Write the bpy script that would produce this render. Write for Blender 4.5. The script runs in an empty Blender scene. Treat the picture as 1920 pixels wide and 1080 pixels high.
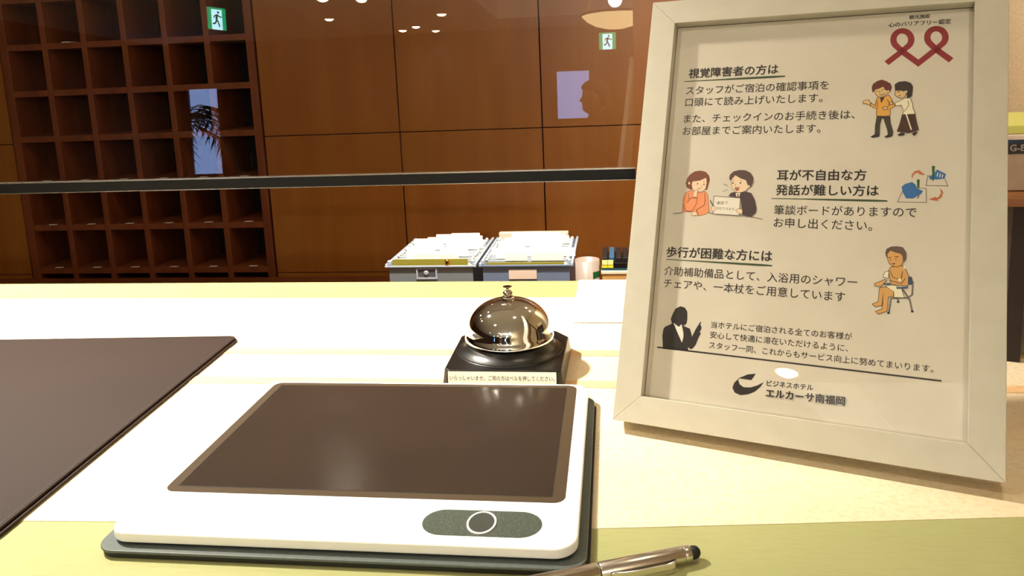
import bpy, bmesh, math, random
from mathutils import Vector, Matrix
random.seed(7)
S = bpy.context.scene
COL = S.collection
PI = math.pi

# ------------------------------------------------------------ camera
H_CAM = 0.26051
FWD, RGT, UPV = Vector((-0.13331,0.97692,-0.16688)), Vector((0.99089,0.12812,-0.04156)), Vector((0.01922,0.17090,0.98510))
cd = bpy.data.cameras.new('camera'); cam = bpy.data.objects.new('camera', cd); COL.objects.link(cam)
cd.sensor_width = 36.0; cd.lens = 1454.25*36/1920; cd.shift_y = -162.37/1920; cd.clip_start = 0.01
cam.matrix_world = Matrix(((RGT.x, UPV.x, -FWD.x, 0), (RGT.y, UPV.y, -FWD.y, 0), (RGT.z, UPV.z, -FWD.z, H_CAM), (0, 0, 0, 1)))
S.camera = cam

# ------------------------------------------------------------ sky, exposure
W = bpy.data.worlds.new('world'); S.world = W; W.use_nodes = True
W.node_tree.nodes['Background'].inputs[0].default_value = (0.36, 0.52, 1.0, 1)
W.node_tree.nodes['Background'].inputs[1].default_value = 5.0
S.view_settings.view_transform = 'Standard'; S.view_settings.look = 'None'
S.view_settings.gamma = 1; S.view_settings.use_curve_mapping = False
S.view_settings.exposure = 0.0

CEIL = 1.5; FLOOR = -1.0
WARM = (1.0, 0.925, 0.79)
# the downlights: x, y, watts, spot angle in degrees, aim point or None
COUNTER_LIGHTS = [(-1.215, 0.88, 470, 58, (-0.48, 0.98, 0)), (-1.05, -0.36, 30, 110, (-0.1, 0.5, 0)), (0.25, 0.45, 7, 110, None), (0.90, 1.75, 150, 100, (1.32, 2.9, 0.4)),
                  (-2.4, 0.913, 6, 100, None)]
OFFICE_LIGHTS = [(-0.50, 2.15, 420, 44, (-0.5, 2.72, -0.5)), (-2.3, 1.95, 12, 120, (-2.3, 3.3, -0.3)), (0.55, 1.95, 30, 110, (0.5, 3.0, -0.5))]
LOBBY_LIGHTS = [(-3.325, -6.775, 30), (-2.888, -5.444, 30), (-2.536, -5.603, 30), (-2.812, -8.151, 25), (-2.546, -7.837, 25),
                (-1.985, -6.862, 30), (-2.4, -8.35, 25), (-1.374, -2.571, 70), (0.5, -2.4, 60), (-3.4, -2.4, 60)]

# ------------------------------------------------------------ materials
def lin(c):
    return tuple(((v/255)/12.92 if v/255 <= 0.04045 else ((v/255+0.055)/1.055)**2.4) for v in c)
MATS = {}
def mat(name, rgb=(128, 128, 128), rough=0.5, metal=0.0, spec=0.5, emit=None, estr=0.0, coat=0.0, trans=0.0):
    if name in MATS: return MATS[name]
    m = bpy.data.materials.new(name); m.use_nodes = True
    b = m.node_tree.nodes['Principled BSDF']
    b.inputs['Base Color'].default_value = (*lin(rgb), 1)
    b.inputs['Roughness'].default_value = rough; b.inputs['Metallic'].default_value = metal
    b.inputs['Specular IOR Level'].default_value = spec; b.inputs['Coat Weight'].default_value = coat
    b.inputs['Transmission Weight'].default_value = trans
    if emit: b.inputs['Emission Color'].default_value = (*lin(emit), 1); b.inputs['Emission Strength'].default_value = estr
    MATS[name] = m; return m
def mottle(m, rgb2, scale=(1, 1, 1), amount=1.0, detail=6, rough=None, bump=0.0, lo=0.35, hi=0.65):
    """noise mix between the base colour and rgb2, object coordinates"""
    nt = m.node_tree; N = nt.nodes; L = nt.links; b = N['Principled BSDF']
    tc = N.new('ShaderNodeTexCoord'); mp = N.new('ShaderNodeMapping'); mp.inputs['Scale'].default_value = scale
    nz = N.new('ShaderNodeTexNoise'); nz.inputs['Scale'].default_value = 1.0; nz.inputs['Detail'].default_value = detail
    rr = N.new('ShaderNodeMapRange'); rr.inputs[1].default_value = lo; rr.inputs[2].default_value = hi; rr.inputs[4].default_value = amount
    mx = N.new('ShaderNodeMix'); mx.data_type = 'RGBA'
    L.new(tc.outputs['Object'], mp.inputs[0]); L.new(mp.outputs[0], nz.inputs['Vector']); L.new(nz.outputs['Fac'], rr.inputs[0])
    L.new(rr.outputs[0], mx.inputs[0]); mx.inputs[6].default_value = b.inputs['Base Color'].default_value[:]
    mx.inputs[7].default_value = (*lin(rgb2), 1)
    old = b.inputs['Base Color'].links
    if old: L.new(old[0].from_socket, mx.inputs[6])
    L.new(mx.outputs[2], b.inputs['Base Color'])
    if bump:
        bp = N.new('ShaderNodeBump'); bp.inputs['Strength'].default_value = bump; bp.inputs['Distance'].default_value = 0.0006
        L.new(nz.outputs['Fac'], bp.inputs['Height']); L.new(bp.outputs[0], b.inputs['Normal'])
    return m
def pane(name, tint=(1, 1, 1), f0=0.045, gain=2.0, rough=0.0):
    """clear sheet: transparent with a facing-angle mirror layer"""
    m = bpy.data.materials.new(name); m.use_nodes = True; nt = m.node_tree; N = nt.nodes; L = nt.links
    N.remove(N['Principled BSDF']); out = N['Material Output']
    geo = N.new('ShaderNodeNewGeometry'); dot = N.new('ShaderNodeVectorMath'); dot.operation = 'DOT_PRODUCT'
    L.new(geo.outputs['Normal'], dot.inputs[0]); L.new(geo.outputs['Incoming'], dot.inputs[1])
    ab = N.new('ShaderNodeMath'); ab.operation = 'ABSOLUTE'; L.new(dot.outputs['Value'], ab.inputs[0])
    om = N.new('ShaderNodeMath'); om.operation = 'SUBTRACT'; om.inputs[0].default_value = 1; L.new(ab.outputs[0], om.inputs[1])
    pw = N.new('ShaderNodeMath'); pw.operation = 'POWER'; pw.inputs[1].default_value = 5; L.new(om.outputs[0], pw.inputs[0])
    ma = N.new('ShaderNodeMath'); ma.operation = 'MULTIPLY_ADD'; ma.inputs[1].default_value = 1-f0; ma.inputs[2].default_value = f0; ma.use_clamp = True
    L.new(pw.outputs[0], ma.inputs[0])
    t = N.new('ShaderNodeBsdfTransparent'); t.inputs[0].default_value = (*tint, 1)
    g = N.new('ShaderNodeBsdfGlossy'); g.inputs['Roughness'].default_value = rough
    mx = N.new('ShaderNodeMixShader'); L.new(ma.outputs[0], mx.inputs[0]); L.new(t.outputs[0], mx.inputs[1]); L.new(g.outputs[0], mx.inputs[2])
    L.new(mx.outputs[0], out.inputs['Surface']); MATS[name] = m; return m

M_panel = mottle(mottle(mat('panel_veneer', (162, 106, 43), 0.32, spec=0.5), (146, 87, 31), (9, 9, 1.2), 0.8), (154, 95, 37), (60, 60, 2.0), 0.6, lo=0.3, hi=0.7)
M_shelfwood = mottle(mat('shelf_wood', (134, 74, 40), 0.45), (108, 54, 28), (14, 14, 3), 0.8)
M_gap = mat('panel_gap', (70, 10, 6), 0.8)
M_dark = mat('recess_shade', (20, 10, 6), 0.9)  # near-black: shade inside the pigeonholes put into the back panel's colour
M_olive = mottle(mottle(mat('counter_olive', (171, 172, 120), 0.35), (163, 165, 112), (3, 14, 3), 0.7), (150, 140, 60), (60, 500, 60), 0.35, lo=0.5, hi=0.8)
M_cream = mottle(mottle(mat('counter_cream', (240, 228, 198), 0.4), (242, 214, 178), (7, 10, 7), 0.7), (218, 196, 152), (260, 260, 260), 0.65, detail=4, lo=0.45, hi=0.75)
M_tan = mottle(mat('inlay_tan', (226, 184, 134), 0.4), (244, 206, 150), (200, 200, 200), 0.8)
M_counterbody = mottle(mat('counter_front', (120, 66, 30), 0.4), (98, 48, 20), (6, 6, 1), 0.8)
M_floor = mottle(mat('floor_stone', (168, 150, 122), 0.3), (150, 130, 104), (2, 2, 2), 0.8)
M_plaster = mottle(mat('plaster_beige', (226, 206, 168), 0.85), (206, 184, 144), (110, 110, 110), 0.7, bump=0.4)
M_lobby = mottle(mat('lobby_wall', (70, 46, 30), 0.75), (58, 38, 24), (3, 3, 3), 0.6)
M_ceil = mat('ceiling_paint', (222, 223, 220), 0.9)
M_frame = mottle(mat('frame_white', (194, 189, 172), 0.45), (184, 179, 162), (60, 60, 60), 0.5)
M_paper = mottle(mat('poster_paper', (216, 209, 192), 0.6), (208, 198, 180), (30, 30, 30), 0.5)
M_glass = pane('frame_glass', f0=0.035)
M_screen = pane('clear_acrylic', tint=(0.985, 0.985, 0.98), f0=0.055)
M_winglass = pane('window_glass', f0=0.04)
M_black = mat('black_plastic', (14, 12, 11), 0.32)
M_rail = mat('rail_black', (5, 5, 5), 0.5, spec=0.2)
M_alu = mat('rail_aluminium', (220, 215, 205), 0.25, metal=1.0)
M_chrome = mat('chrome', (232, 234, 236), 0.035, metal=1.0)
M_bellcap = mat('chrome_dull', (176, 164, 152), 0.15, metal=1.0)
M_steel = mottle(mat('brushed_steel', (220, 214, 206), 0.27, metal=1.0), (180, 170, 160), (30, 800, 800), 0.6)
M_sticker = mat('sticker_white', (250, 250, 246), 0.5)
M_ink = mat('ink', (28, 20, 18), 0.6)
M_leather = mottle(mottle(mat('leather_brown', (38, 24, 19), 0.6, spec=0.2), (46, 29, 22), (5, 9, 5), 0.8), (46, 32, 26), (500, 500, 500), 0.8)
M_tabwhite = mat('tablet_white', (248, 248, 246), 0.3)
M_tabside = mat('tablet_side', (226, 206, 198), 0.4)
M_bezel = mottle(mat('bezel_taupe', (80, 67, 52), 0.3), (69, 58, 45), (900, 900, 900), 0.7)
M_lcd = mottle(mat('screen_dark', (54, 44, 37), 0.18), (48, 39, 33), (20, 20, 20), 0.6)
M_pill = mottle(mat('pill_grey', (66, 76, 68), 0.45), (104, 112, 102), (900, 900, 900), 0.8, lo=0.5, hi=0.7)
M_cover = mottle(mat('cover_grey', (92, 100, 98), 0.45), (80, 88, 86), (400, 400, 400), 0.6)
M_rubber = mat('rubber_black', (16, 15, 15), 0.6)
M_box1 = mat('file_box_grey', (120, 128, 136), 0.4)
M_box2 = mat('file_box_blue', (108, 124, 152), 0.4)
M_rim = mat('file_box_rim', (170, 182, 200), 0.35)
M_folder = mat('folder_white', (246, 244, 238), 0.7)
M_foldolive = mat('folder_olive', (150, 140, 44), 0.6)
M_brass = mat('brass', (220, 160, 80), 0.25, metal=1.0)
M_cardw = mat('card_white', (250, 248, 242), 0.5)
M_lamp = mat('lamp_lens', (255, 240, 210), 0.5, emit=(255, 226, 178), estr=60)
M_trimring = mat('lamp_trim', (235, 225, 205), 0.5)

# ------------------------------------------------------------ mesh helpers
def link(name, bm, m, parent=None, smooth=False, bevel=0.0, seg=2, loc=None, mw=None, mats=None):
    me = bpy.data.meshes.new(name); bmesh.ops.recalc_face_normals(bm, faces=bm.faces); bm.to_mesh(me); bm.free()
    o = bpy.data.objects.new(name, me); COL.objects.link(o)
    for q in (mats or [m]): me.materials.append(q)
    if parent: o.parent = parent
    if loc: o.location = loc
    if mw: o.matrix_world = mw
    if bevel:
        b = o.modifiers.new('bevel', 'BEVEL'); b.width = bevel; b.segments = seg; b.limit_method = 'ANGLE'; b.angle_limit = math.radians(40)
        smooth = smooth or 'auto'
    if smooth:
        for p in me.polygons: p.use_smooth = True
        if smooth == 'auto':
            e = o.modifiers.new('wn', 'WEIGHTED_NORMAL'); e.keep_sharp = False
    return o
def empty(name, label=None, cat=None, group=None, loc=(0, 0, 0), rot=None, mw=None):
    o = bpy.data.objects.new(name, None); COL.objects.link(o); o.location = loc; o.empty_display_size = 0.05
    if rot is not None: o.rotation_euler = (0, 0, rot)
    if mw is not None: o.matrix_world = mw
    return tag(o, label, cat, group)
def tag(o, label=None, cat=None, group=None, kind=None):
    if label: o['label'] = label
    if cat: o['category'] = cat
    if group: o['group'] = group
    if kind: o['kind'] = kind
    return o
def struct(o): o['kind'] = 'structure'; return o
def box(bm, x0, x1, y0, y1, z0, z1):
    v = [bm.verts.new(p) for p in ((x0, y0, z0), (x1, y0, z0), (x1, y1, z0), (x0, y1, z0), (x0, y0, z1), (x1, y0, z1), (x1, y1, z1), (x0, y1, z1))]
    for f in ((0, 3, 2, 1), (4, 5, 6, 7), (0, 1, 5, 4), (1, 2, 6, 5), (2, 3, 7, 6), (3, 0, 4, 7)): bm.faces.new([v[i] for i in f])
def bx(*a):
    bm = bmesh.new(); box(bm, *a); return bm
def prism(pts, z0, z1):
    bm = bmesh.new(); a = [bm.verts.new((x, y, z0)) for x, y in pts]; b = [bm.verts.new((x, y, z1)) for x, y in pts]; n = len(pts)
    bm.faces.new(a[::-1]); bm.faces.new(b)
    for i in range(n): bm.faces.new((a[i], a[(i+1) % n], b[(i+1) % n], b[i]))
    return bm
def rrect(x0, x1, y0, y1, r, n=8):
    out = []
    for cx, cy, a0 in ((x1-r, y1-r, 0), (x0+r, y1-r, 90), (x0+r, y0+r, 180), (x1-r, y0+r, 270)):
        for i in range(n+1):
            a = math.radians(a0+90*i/n); out.append((cx+r*math.cos(a), cy+r*math.sin(a)))
    return out
def circle(cx, cy, rx, ry=None, n=32):
    ry = ry or rx; return [(cx+rx*math.cos(2*PI*i/n), cy+ry*math.sin(2*PI*i/n)) for i in range(n)]
def ringprism(outer, inner, z0, z1):
    bm = bmesh.new(); n = len(outer); assert n == len(inner)
    V = [[bm.verts.new((x, y, z)) for x, y in q] for q, z in ((outer, z0), (outer, z1), (inner, z1), (inner, z0))]
    for i in range(n):
        j = (i+1) % n
        for k in range(4): bm.faces.new((V[k][i], V[k][j], V[(k+1) % 4][j], V[(k+1) % 4][i]))
    return bm
def lathe(prof, n=48, bm=None, close=False):
    bm = bm or bmesh.new(); R = []
    for r, z in prof:
        R.append([bm.verts.new((0, 0, z))] if r < 1e-6 else [bm.verts.new((r*math.cos(2*PI*i/n), r*math.sin(2*PI*i/n), z)) for i in range(n)])
    if close: R.append(R[0])
    for a, b in zip(R, R[1:]):
        for i in range(n):
            j = (i+1) % n
            if len(a) == 1 and len(b) == 1: break
            if len(a) == 1: bm.faces.new((a[0], b[i], b[j]))
            elif len(b) == 1: bm.faces.new((a[i], a[j], b[0]))
            else: bm.faces.new((a[i], a[j], b[j], b[i]))
    return bm
def tube(bm, pts, r, n=8, caps=True):
    pts = [Vector(p) for p in pts]; rs = r if isinstance(r, (list, tuple)) else [r]*len(pts); rings = []
    up = Vector((0, 0, 1))
    for i, p in enumerate(pts):
        d = (pts[min(i+1, len(pts)-1)]-pts[max(i-1, 0)]).normalized()
        a = d.cross(up if abs(d.z) < 0.95 else Vector((1, 0, 0))).normalized(); b = d.cross(a)
        rings.append([bm.verts.new(p+(a*math.cos(2*PI*k/n)+b*math.sin(2*PI*k/n))*rs[i]) for k in range(n)])
    for A, B in zip(rings, rings[1:]):
        for k in range(n): bm.faces.new((A[k], A[(k+1) % n], B[(k+1) % n], B[k]))
    if caps: bm.faces.new(rings[0]); bm.faces.new(rings[-1][::-1])
    return bm
def text_bm(s, width=None, height=None, bold=0.0):
    """flat lettering mesh in x,y starting at 0,0 ; scaled to width"""
    cu = bpy.data.curves.new('t', 'FONT'); cu.body = s; cu.size = 1.0; cu.resolution_u = 3; cu.fill_mode = 'FRONT'
    ob = bpy.data.objects.new('t', cu); COL.objects.link(ob)
    dg = bpy.context.evaluated_depsgraph_get(); me = bpy.data.meshes.new_from_object(ob.evaluated_get(dg))
    bm = bmesh.new(); bm.from_mesh(me); bpy.data.objects.remove(ob); bpy.data.curves.remove(cu); bpy.data.meshes.remove(me)
    xs = [v.co.x for v in bm.verts]; ys = [v.co.y for v in bm.verts]
    k = width/(max(xs)-min(xs)); x0 = min(xs); y0 = min(ys); ky = k if height is None else height/(max(ys)-min(ys))
    for v in bm.verts: v.co.x = (v.co.x-x0)*k; v.co.y = (v.co.y-y0)*ky; v.co.z = 0
    if bold:   # heavier weight: the same glyphs laid a hair's breadth apart
        src = bm.copy(); tmp = bpy.data.meshes.new('t'); src.to_mesh(tmp); src.free(); h = (max(ys)-min(ys))*k
        for q, (dx, dy) in enumerate(((1, 0), (-1, 0), (0, .8), (0, -.8))):
            n0 = len(bm.verts); bm.from_mesh(tmp); bm.verts.ensure_lookup_table()
            for v in bm.verts[n0:]: v.co += Vector((dx*bold*k, dy*bold*k, 4e-6*(q+1)))
        bpy.data.meshes.remove(tmp)
    return bm

# ------------------------------------------------------------ the setting
XL, XR, YB, YL = -6.6, 1.32, 3.6, -9.2
struct(link('floor', bx(XL, XR, YL, YB+0.4, FLOOR-0.1, FLOOR), M_floor))
# ceiling with a raised tray over the lobby
TX0, TX1, TY0, TY1 = -1.43, 1.0, -7.52, -2.7
bm = bmesh.new()
box(bm, XL, XR, TY1, YB+0.4, CEIL, CEIL+0.1); box(bm, XL, XR, YL, TY0, CEIL, CEIL+0.1)
box(bm, XL, TX0, TY0, TY1, CEIL, CEIL+0.1); box(bm, TX1, XR, TY0, TY1, CEIL, CEIL+0.1)
box(bm, TX0-0.1, TX1+0.1, TY0-0.1, TY1+0.1, CEIL+0.4, CEIL+0.5)
box(bm, TX0-0.1, TX0, TY0-0.1, TY1+0.1, CEIL+0.1, CEIL+0.4); box(bm, TX1, TX1+0.1, TY0-0.1, TY1+0.1, CEIL+0.1, CEIL+0.4)
box(bm, TX0, TX1, TY0-0.1, TY0, CEIL+0.1, CEIL+0.4); box(bm, TX0, TX1, TY1, TY1+0.1, CEIL+0.1, CEIL+0.4)
struct(link('ceiling', bm, M_ceil))
struct(link('wall_right', bx(XR, XR+0.1, YL, YB+0.4, FLOOR, CEIL), M_plaster))
struct(link('wall_left', bx(XL-0.1, XL, YL, YB+0.4, FLOOR, CEIL), M_lobby))
# lobby wall with two window openings
WIN = [(-6.27, -5.77, -0.42, 0.876), (-0.806, -0.32, 0.225, 0.915)]
bm = bmesh.new(); xs = [XL, WIN[0][0], WIN[0][1], WIN[1][0], WIN[1][1], XR]; yb = (-8.12, -8.0)
YW = -8.0
for a, b in ((0, 1), (2, 3), (4, 5)): box(bm, xs[a], xs[b], YW-0.12, YW, FLOOR, CEIL)
for w in WIN: box(bm, w[0], w[1], YW-0.12, YW, FLOOR, w[2]); box(bm, w[0], w[1], YW-0.12, YW, w[3], CEIL)
# ceiling lights further than the wall line sit in a bay, so the wall stands at the end of the lobby
struct(link('wall_front', bm, M_lobby, loc=(0, -0.6, 0)))
for i, w in enumerate(WIN):
    k = 9.1/8.0
    wf = struct(link('window_%d' % (i+1), ringprism([(w[0]-.02, w[2]-.02), (w[1]+.02, w[2]-.02), (w[1]+.02, w[3]+.02), (w[0]-.02, w[3]+.02)],
        [(w[0]+.02, w[2]+.02), (w[1]-.02, w[2]+.02), (w[1]-.02, w[3]-.02), (w[0]+.02, w[3]-.02)], 0, 0.05), mat('window_frame_brown', (60, 40, 26), 0.5),
        mw=Matrix.Translation((0, YW-0.64, 0)) @ Matrix.Rotation(PI/2, 4, 'X')))
    link('window_pane', bx(w[0]+.02, w[1]-.02, w[2]+.02, w[3]-.02, 0.012, 0.018), M_winglass, wf)

# ------------------------------------------------------------ panelled wall behind the counter
wb = struct(link('wall_back', bx(XL, XR, YB+0.33, YB+0.43, FLOOR, CEIL), M_gap))
seam_x = [-1.698+0.682*i for i in range(0, 6)]
seam_xl = [-3.052-0.682*i for i in range(0, 5)]
seam_z = [FLOOR, -0.695, -0.0092, 0.677, 1.362, CEIL]
G = 0.0035
def panels(xs):
    for a, b in zip(xs, xs[1:]):
        a, b = min(a, b), min(max(a, b), XR)
        if b-a < .02: continue
        a = max(a, XL)
        for z0, z1 in zip(seam_z, seam_z[1:]):
            bm = bx(a+G, b-G, 0, 0.018, z0+G*.7, z1-G*.7)
            o = link('wood_panel', bm, M_panel, wb, loc=(0, YB, 0)); o['_'] = 0; del o['_']
panels(seam_x); panels(seam_xl)
bm = bmesh.new(); box(bm, -1.698, XR, YB+0.018, YB+0.33, FLOOR, CEIL); box(bm, XL, -3.052, YB+0.018, YB+0.33, FLOOR, CEIL)
link('panel_backing', bm, M_gap, wb)

# ------------------------------------------------------------ pigeonhole cabinet
X0 = -2.804; DU = 0.21476; V0 = 0.7007; DV = 0.22957; TH = 0.030
cab = empty('pigeonhole_cabinet', 'dark reddish wooden wall of open pigeonholes, six columns wide, left of the wood panels', 'cabinet', loc=(-2.37, YB, FLOOR))
def part(name, bm, m, **k):
    o = link(name, bm, m, **k); o.parent = cab; o.matrix_parent_inverse = Matrix.Translation((2.37, -YB, -FLOOR)); return o
xl, xr = X0-DU, X0+5*DU-DU+DU
xr = X0+4*DU+DU
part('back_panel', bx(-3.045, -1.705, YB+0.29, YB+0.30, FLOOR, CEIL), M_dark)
part('stile', bx(-3.045, X0-DU+TH/2, YB-0.004, YB+0.29, FLOOR, CEIL), M_shelfwood, bevel=0.0015)
part('stile', bx(xr-TH/2, -1.705, YB-0.004, YB+0.29, FLOOR, CEIL), M_shelfwood, bevel=0.0015)
dm = None
for i in range(5):
    if dm is None:
        d0 = part('divider', bx(-TH/2, TH/2, 0, 0.29, FLOOR, CEIL), M_shelfwood, bevel=0.0015); dm = d0.data; d0.location = (X0, YB, 0)
    else:
        d1 = d0.copy(); COL.objects.link(d1); d1.location = (X0+i*DU, YB, 0)
shelf0 = label0 = None
for j in range(-3, 7):
    z = V0-j*DV
    for i in range(6):
        xa = X0-DU+i*DU+TH/2
        if shelf0 is None:
            shelf0 = part('shelf', bx(0, DU-TH, 0, 0.29, -TH/2, TH/2), M_shelfwood, bevel=0.001); o = shelf0
        else:
            o = shelf0.copy(); COL.objects.link(o)
        o.location = (xa, YB-0.002, z)
        if j >= 4 and j < 7:
            if label0 is None:
                label0 = part('number_label', bx(0, 0.04, 0, 0.016, 0, 0.002), M_cardw); l = label0
            else:
                l = label0.copy(); COL.objects.link(l)
            l.location = (xa+0.085, YB+0.001, z+TH/2+0.0003)
tag(link('paper_slip', bx(0, 0.045, 0, 0.05, 0, 0.004), M_cardw, loc=(X0+0.095, YB+0.004, V0-DV+TH/2+0.0005)),
    'small white paper slip lying in a pigeonhole of the top row, second column', 'paper')

# ------------------------------------------------------------ counter
CY1 = 0.9336; CY0 = 0.14
ct = empty('reception_counter', 'olive and cream topped reception counter running across the foreground', 'counter', loc=(0, 0.5, FLOOR))
def cpart(name, bm, m, **k):
    o = link(name, bm, m, **k); o.parent = ct; o.matrix_parent_inverse = Matrix.Translation((0, -0.5, -FLOOR)); return o
cpart('counter_top', bx(-2.6, XR-0.004, CY0, CY1, -0.045, 0), M_olive, bevel=0.002)
cpart('counter_body', bx(-2.56, XR-0.004, CY0+0.12, CY1-0.10, FLOOR, -0.045), M_counterbody)
front = [(-2.6, 0.388), (-0.38, 0.3925), (-0.30, 0.3965), (-0.014, 0.4075), (0.10, 0.4198), (0.2244, 0.4339), (XR-0.004, 0.560)]
cpart('cream_inlay', prism(front+[(XR-0.004, 0.860), (-2.6, 0.862)], -0.002, 0.0004), M_cream)
cpart('tan_strip', bx(-2.6, XR-0.004, 0.676, 0.690, 0.0002, 0.0009), M_tan)
cpart('tan_strip', bx(-2.6, XR-0.004, 0.605, 0.6185, 0.0002, 0.0009), M_tan)

# staff worktop behind the counter
wt = empty('staff_worktop', 'dark wooden staff worktop below the panelled wall', 'worktop', loc=(-0.6, 3.0, FLOOR))
bm = bx(-3.6, XR-0.004, 2.55, YB-0.006, -0.745, -0.715)
o = link('worktop_board', bm, M_shelfwood, bevel=0.002); o.parent = wt; o.matrix_parent_inverse = Matrix.Translation((0.6, -3.0, -FLOOR))
o = link('base_cabinet', bx(-3.58, XR-0.004, 2.6, YB-0.006, FLOOR, -0.745), M_counterbody); o.parent = wt; o.matrix_parent_inverse = Matrix.Translation((0.6, -3.0, -FLOOR))
WT = -0.715

# ------------------------------------------------------------ clear screen above the counter
tilt = math.radians(2.0)
P0 = Vector((0, 1.10, 0.1007))
scr = empty('clear_screen', 'clear hanging acrylic screen with a black bottom rail above the counter', 'screen', mw=Matrix.Translation(P0) @ Matrix.Rotation(-tilt, 4, 'X'))
SX0, SX1 = -1.75, 0.0274
link('acrylic_pane', bx(SX0, SX1, -0.002, 0.002, 0.015, 1.20), M_screen, scr)
link('bottom_rail', bx(SX0, SX1, -0.006, 0.006, 0.0008, 0.0158), M_rail, scr, bevel=0.0006)
link('metal_strip', bx(SX0, SX1, -0.0062, 0.006, 0.0158, 0.0176), M_alu, scr)
link('metal_strip', bx(SX0, SX1, -0.0062, 0.006, 0.0, 0.0008), M_alu, scr)
link('top_rail', bx(SX0, SX1, -0.006, 0.006, 1.20, 1.214), M_rail, scr)
for x in (SX0+0.2, SX1-0.2):
    link('hanging_wire', tube(bmesh.new(), [(x, 0, 1.214), (x, 0.0, 1.393)], 0.0012, 6), M_alu, scr)

# ------------------------------------------------------------ reception bell
BX, BY = -0.0965, 0.6535
bell = empty('reception_bell', 'chrome dome call bell on a black plastic base, behind the tablet', 'bell', loc=(BX, BY, 0.0009))
def chsq(w, d, c, cf=0.004):
    return [(-w+cf, -d), (w-cf, -d), (w, -d+cf), (w*1.02, d-c), (w-c*.45, d-c*.35), (w-c, d), (-w+c, d), (-w+c*.45, d-c*.35), (-w*1.02, d-c), (-w, -d+cf)]
bm = bmesh.new(); rows = []
for k, z in ((1.045, 0.0), (1.04, 0.002), (1.0, 0.0155)):
    rows.append([bm.verts.new((x*k, y*k if y > 0 else y*(1+(k-1)*.5), z)) for x, y in chsq(0.0492, 0.0525, 0.022)])
n = len(rows[0]); bm.faces.new(rows[0][::-1]); bm.faces.new(rows[-1])
for a, b in zip(rows, rows[1:]):
    for i in range(n): bm.faces.new((a[i], a[(i+1) % n], b[(i+1) % n], b[i]))
base = link('base', bm, M_black, bell, bevel=0.0014, seg=3)
link('skirt', lathe([(0.0, .0150), (.0478, .0150), (.0474, .0163), (.0462, .0160), (.0452, .0166), (.0425, .0178), (.0395, .0205), (.0372, .0238), (.035, .0252), (.0, .0252)], 64), M_black, bell, smooth=True)
# dome: hemisphere with an outward flared lip
prof = [(0.0380, 0.0258), (0.0395, 0.0260), (0.0397, 0.0266), (0.0395, 0.0282), (0.0388, 0.0298), (0.0381, 0.0310), (0.0376, 0.0322)]
for i in range(1, 17):
    a = math.radians(4+86*i/16); prof.append((max(0.0374*math.cos(a)**0.86, 0), 0.0315+0.0295*math.sin(a)))
prof[-1] = (0.0, 0.0610)
link('dome', lathe(prof+[], 72), M_chrome, bell, smooth=True)
link('nut', lathe([(0, .0600), (.0056, .0600), (.0056, .0624), (.0050, .0630), (0, .0630)], 8), M_bellcap, bell)
link('plunger', lathe([(0, .0625), (.0030, .0627), (.0041, .0640), (.0044, .0656), (.0040, .0672), (.0028, .0684), (.0014, .0688), (.0013, .0706), (.0024, .0711), (.0040, .0718), (.0041, .0722), (.0033, .0721), (0, .0716)], 32), M_bellcap, bell, smooth=True)
stk = link('sticker', bx(-0.0455, 0.0450, -0.0004, 0, 0.0012, 0.0138), M_sticker, bell, mw=None)
stk.matrix_local = Matrix.Translation((0, -0.0533, 0.0005)) @ Matrix.Rotation(-math.radians(4.4), 4, 'X')
tbm = text_bm('いらっしゃいませ。ご用の方はベルを押してください。', 0.0875, bold=0.012)
for v in tbm.verts: v.co = Vector((v.co.x-0.0440, -0.00047-v.co.z, v.co.y*1.25+0.0062))
tt = link('printed_text', tbm, M_ink, stk)

# ------------------------------------------------------------ writing tablet on its grey cover
TZ = 0.0006
tb = empty('writing_tablet', 'white framed writing tablet with dark blank screen and grey cover, front centre', 'tablet', loc=(-0.1578, 0.4735, TZ), rot=0.004)
def tp(name, bm, m, z, parent=tb, **k): return link(name, bm, m, parent, loc=(0, 0, z), **k)
tp('cover_flap', prism(rrect(-.1378, .1400, -.1108, .0990, .012), 0, .0026), M_rubber, 0, bevel=.0004)
tp('cover', prism(rrect(-.1385, .1385, -.1115, .1045, .012), 0, .0018), M_cover, .0027, bevel=.0006)
tp('cover_hinge', prism(rrect(-.128, .128, -.101, .101, .008), 0, .0014), M_rubber, .0045)
body = tp('body', prism(rrect(-.1335, .1337, -.1062, .1092, .013), 0, .0062), M_tabwhite, .0060, bevel=.0012, seg=3)
BZ = .0062
link('bezel', prism(rrect(-.1241, .1247, -.0625, .1055, .007), 0, .00025), M_bezel, body, loc=(0, 0, BZ))
link('screen', prism(rrect(-.1172, .1166, -.0560, .1000, .001), 0, .0001), M_lcd, body, loc=(0, 0, BZ+.00026))
link('screen_seam', ringprism(rrect(-.1177, .1171, -.0565, .1005, .001), rrect(-.1172, .1166, -.0560, .1000, .001), 0, .00012), M_rubber, body, loc=(0, 0, BZ+.00026))
pill = link('button_plate', prism(rrect(.0462, .1135, -.0975, -.0728, .01234), 0, .0002), M_pill, body, loc=(0, 0, BZ))
link('button_ring', ringprism(circle(.0798, -.0852, .0083, .0108), circle(.0798, -.0852, .0072, .0096), 0, .0006), M_tabwhite, body, loc=(0, 0, BZ+.0002))
link('button', prism(circle(.0798, -.0852, .0071, .0095), 0, .0003), mat('button_dark', (60, 66, 62), 0.4), body, loc=(0, 0, BZ+.0002))
link('cord_hole', prism(circle(-.1115, -.0855, .0034, .0046), 0, .00012), mat('hole_grey', (186, 196, 186), 0.6), body, loc=(0, 0, BZ))

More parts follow.
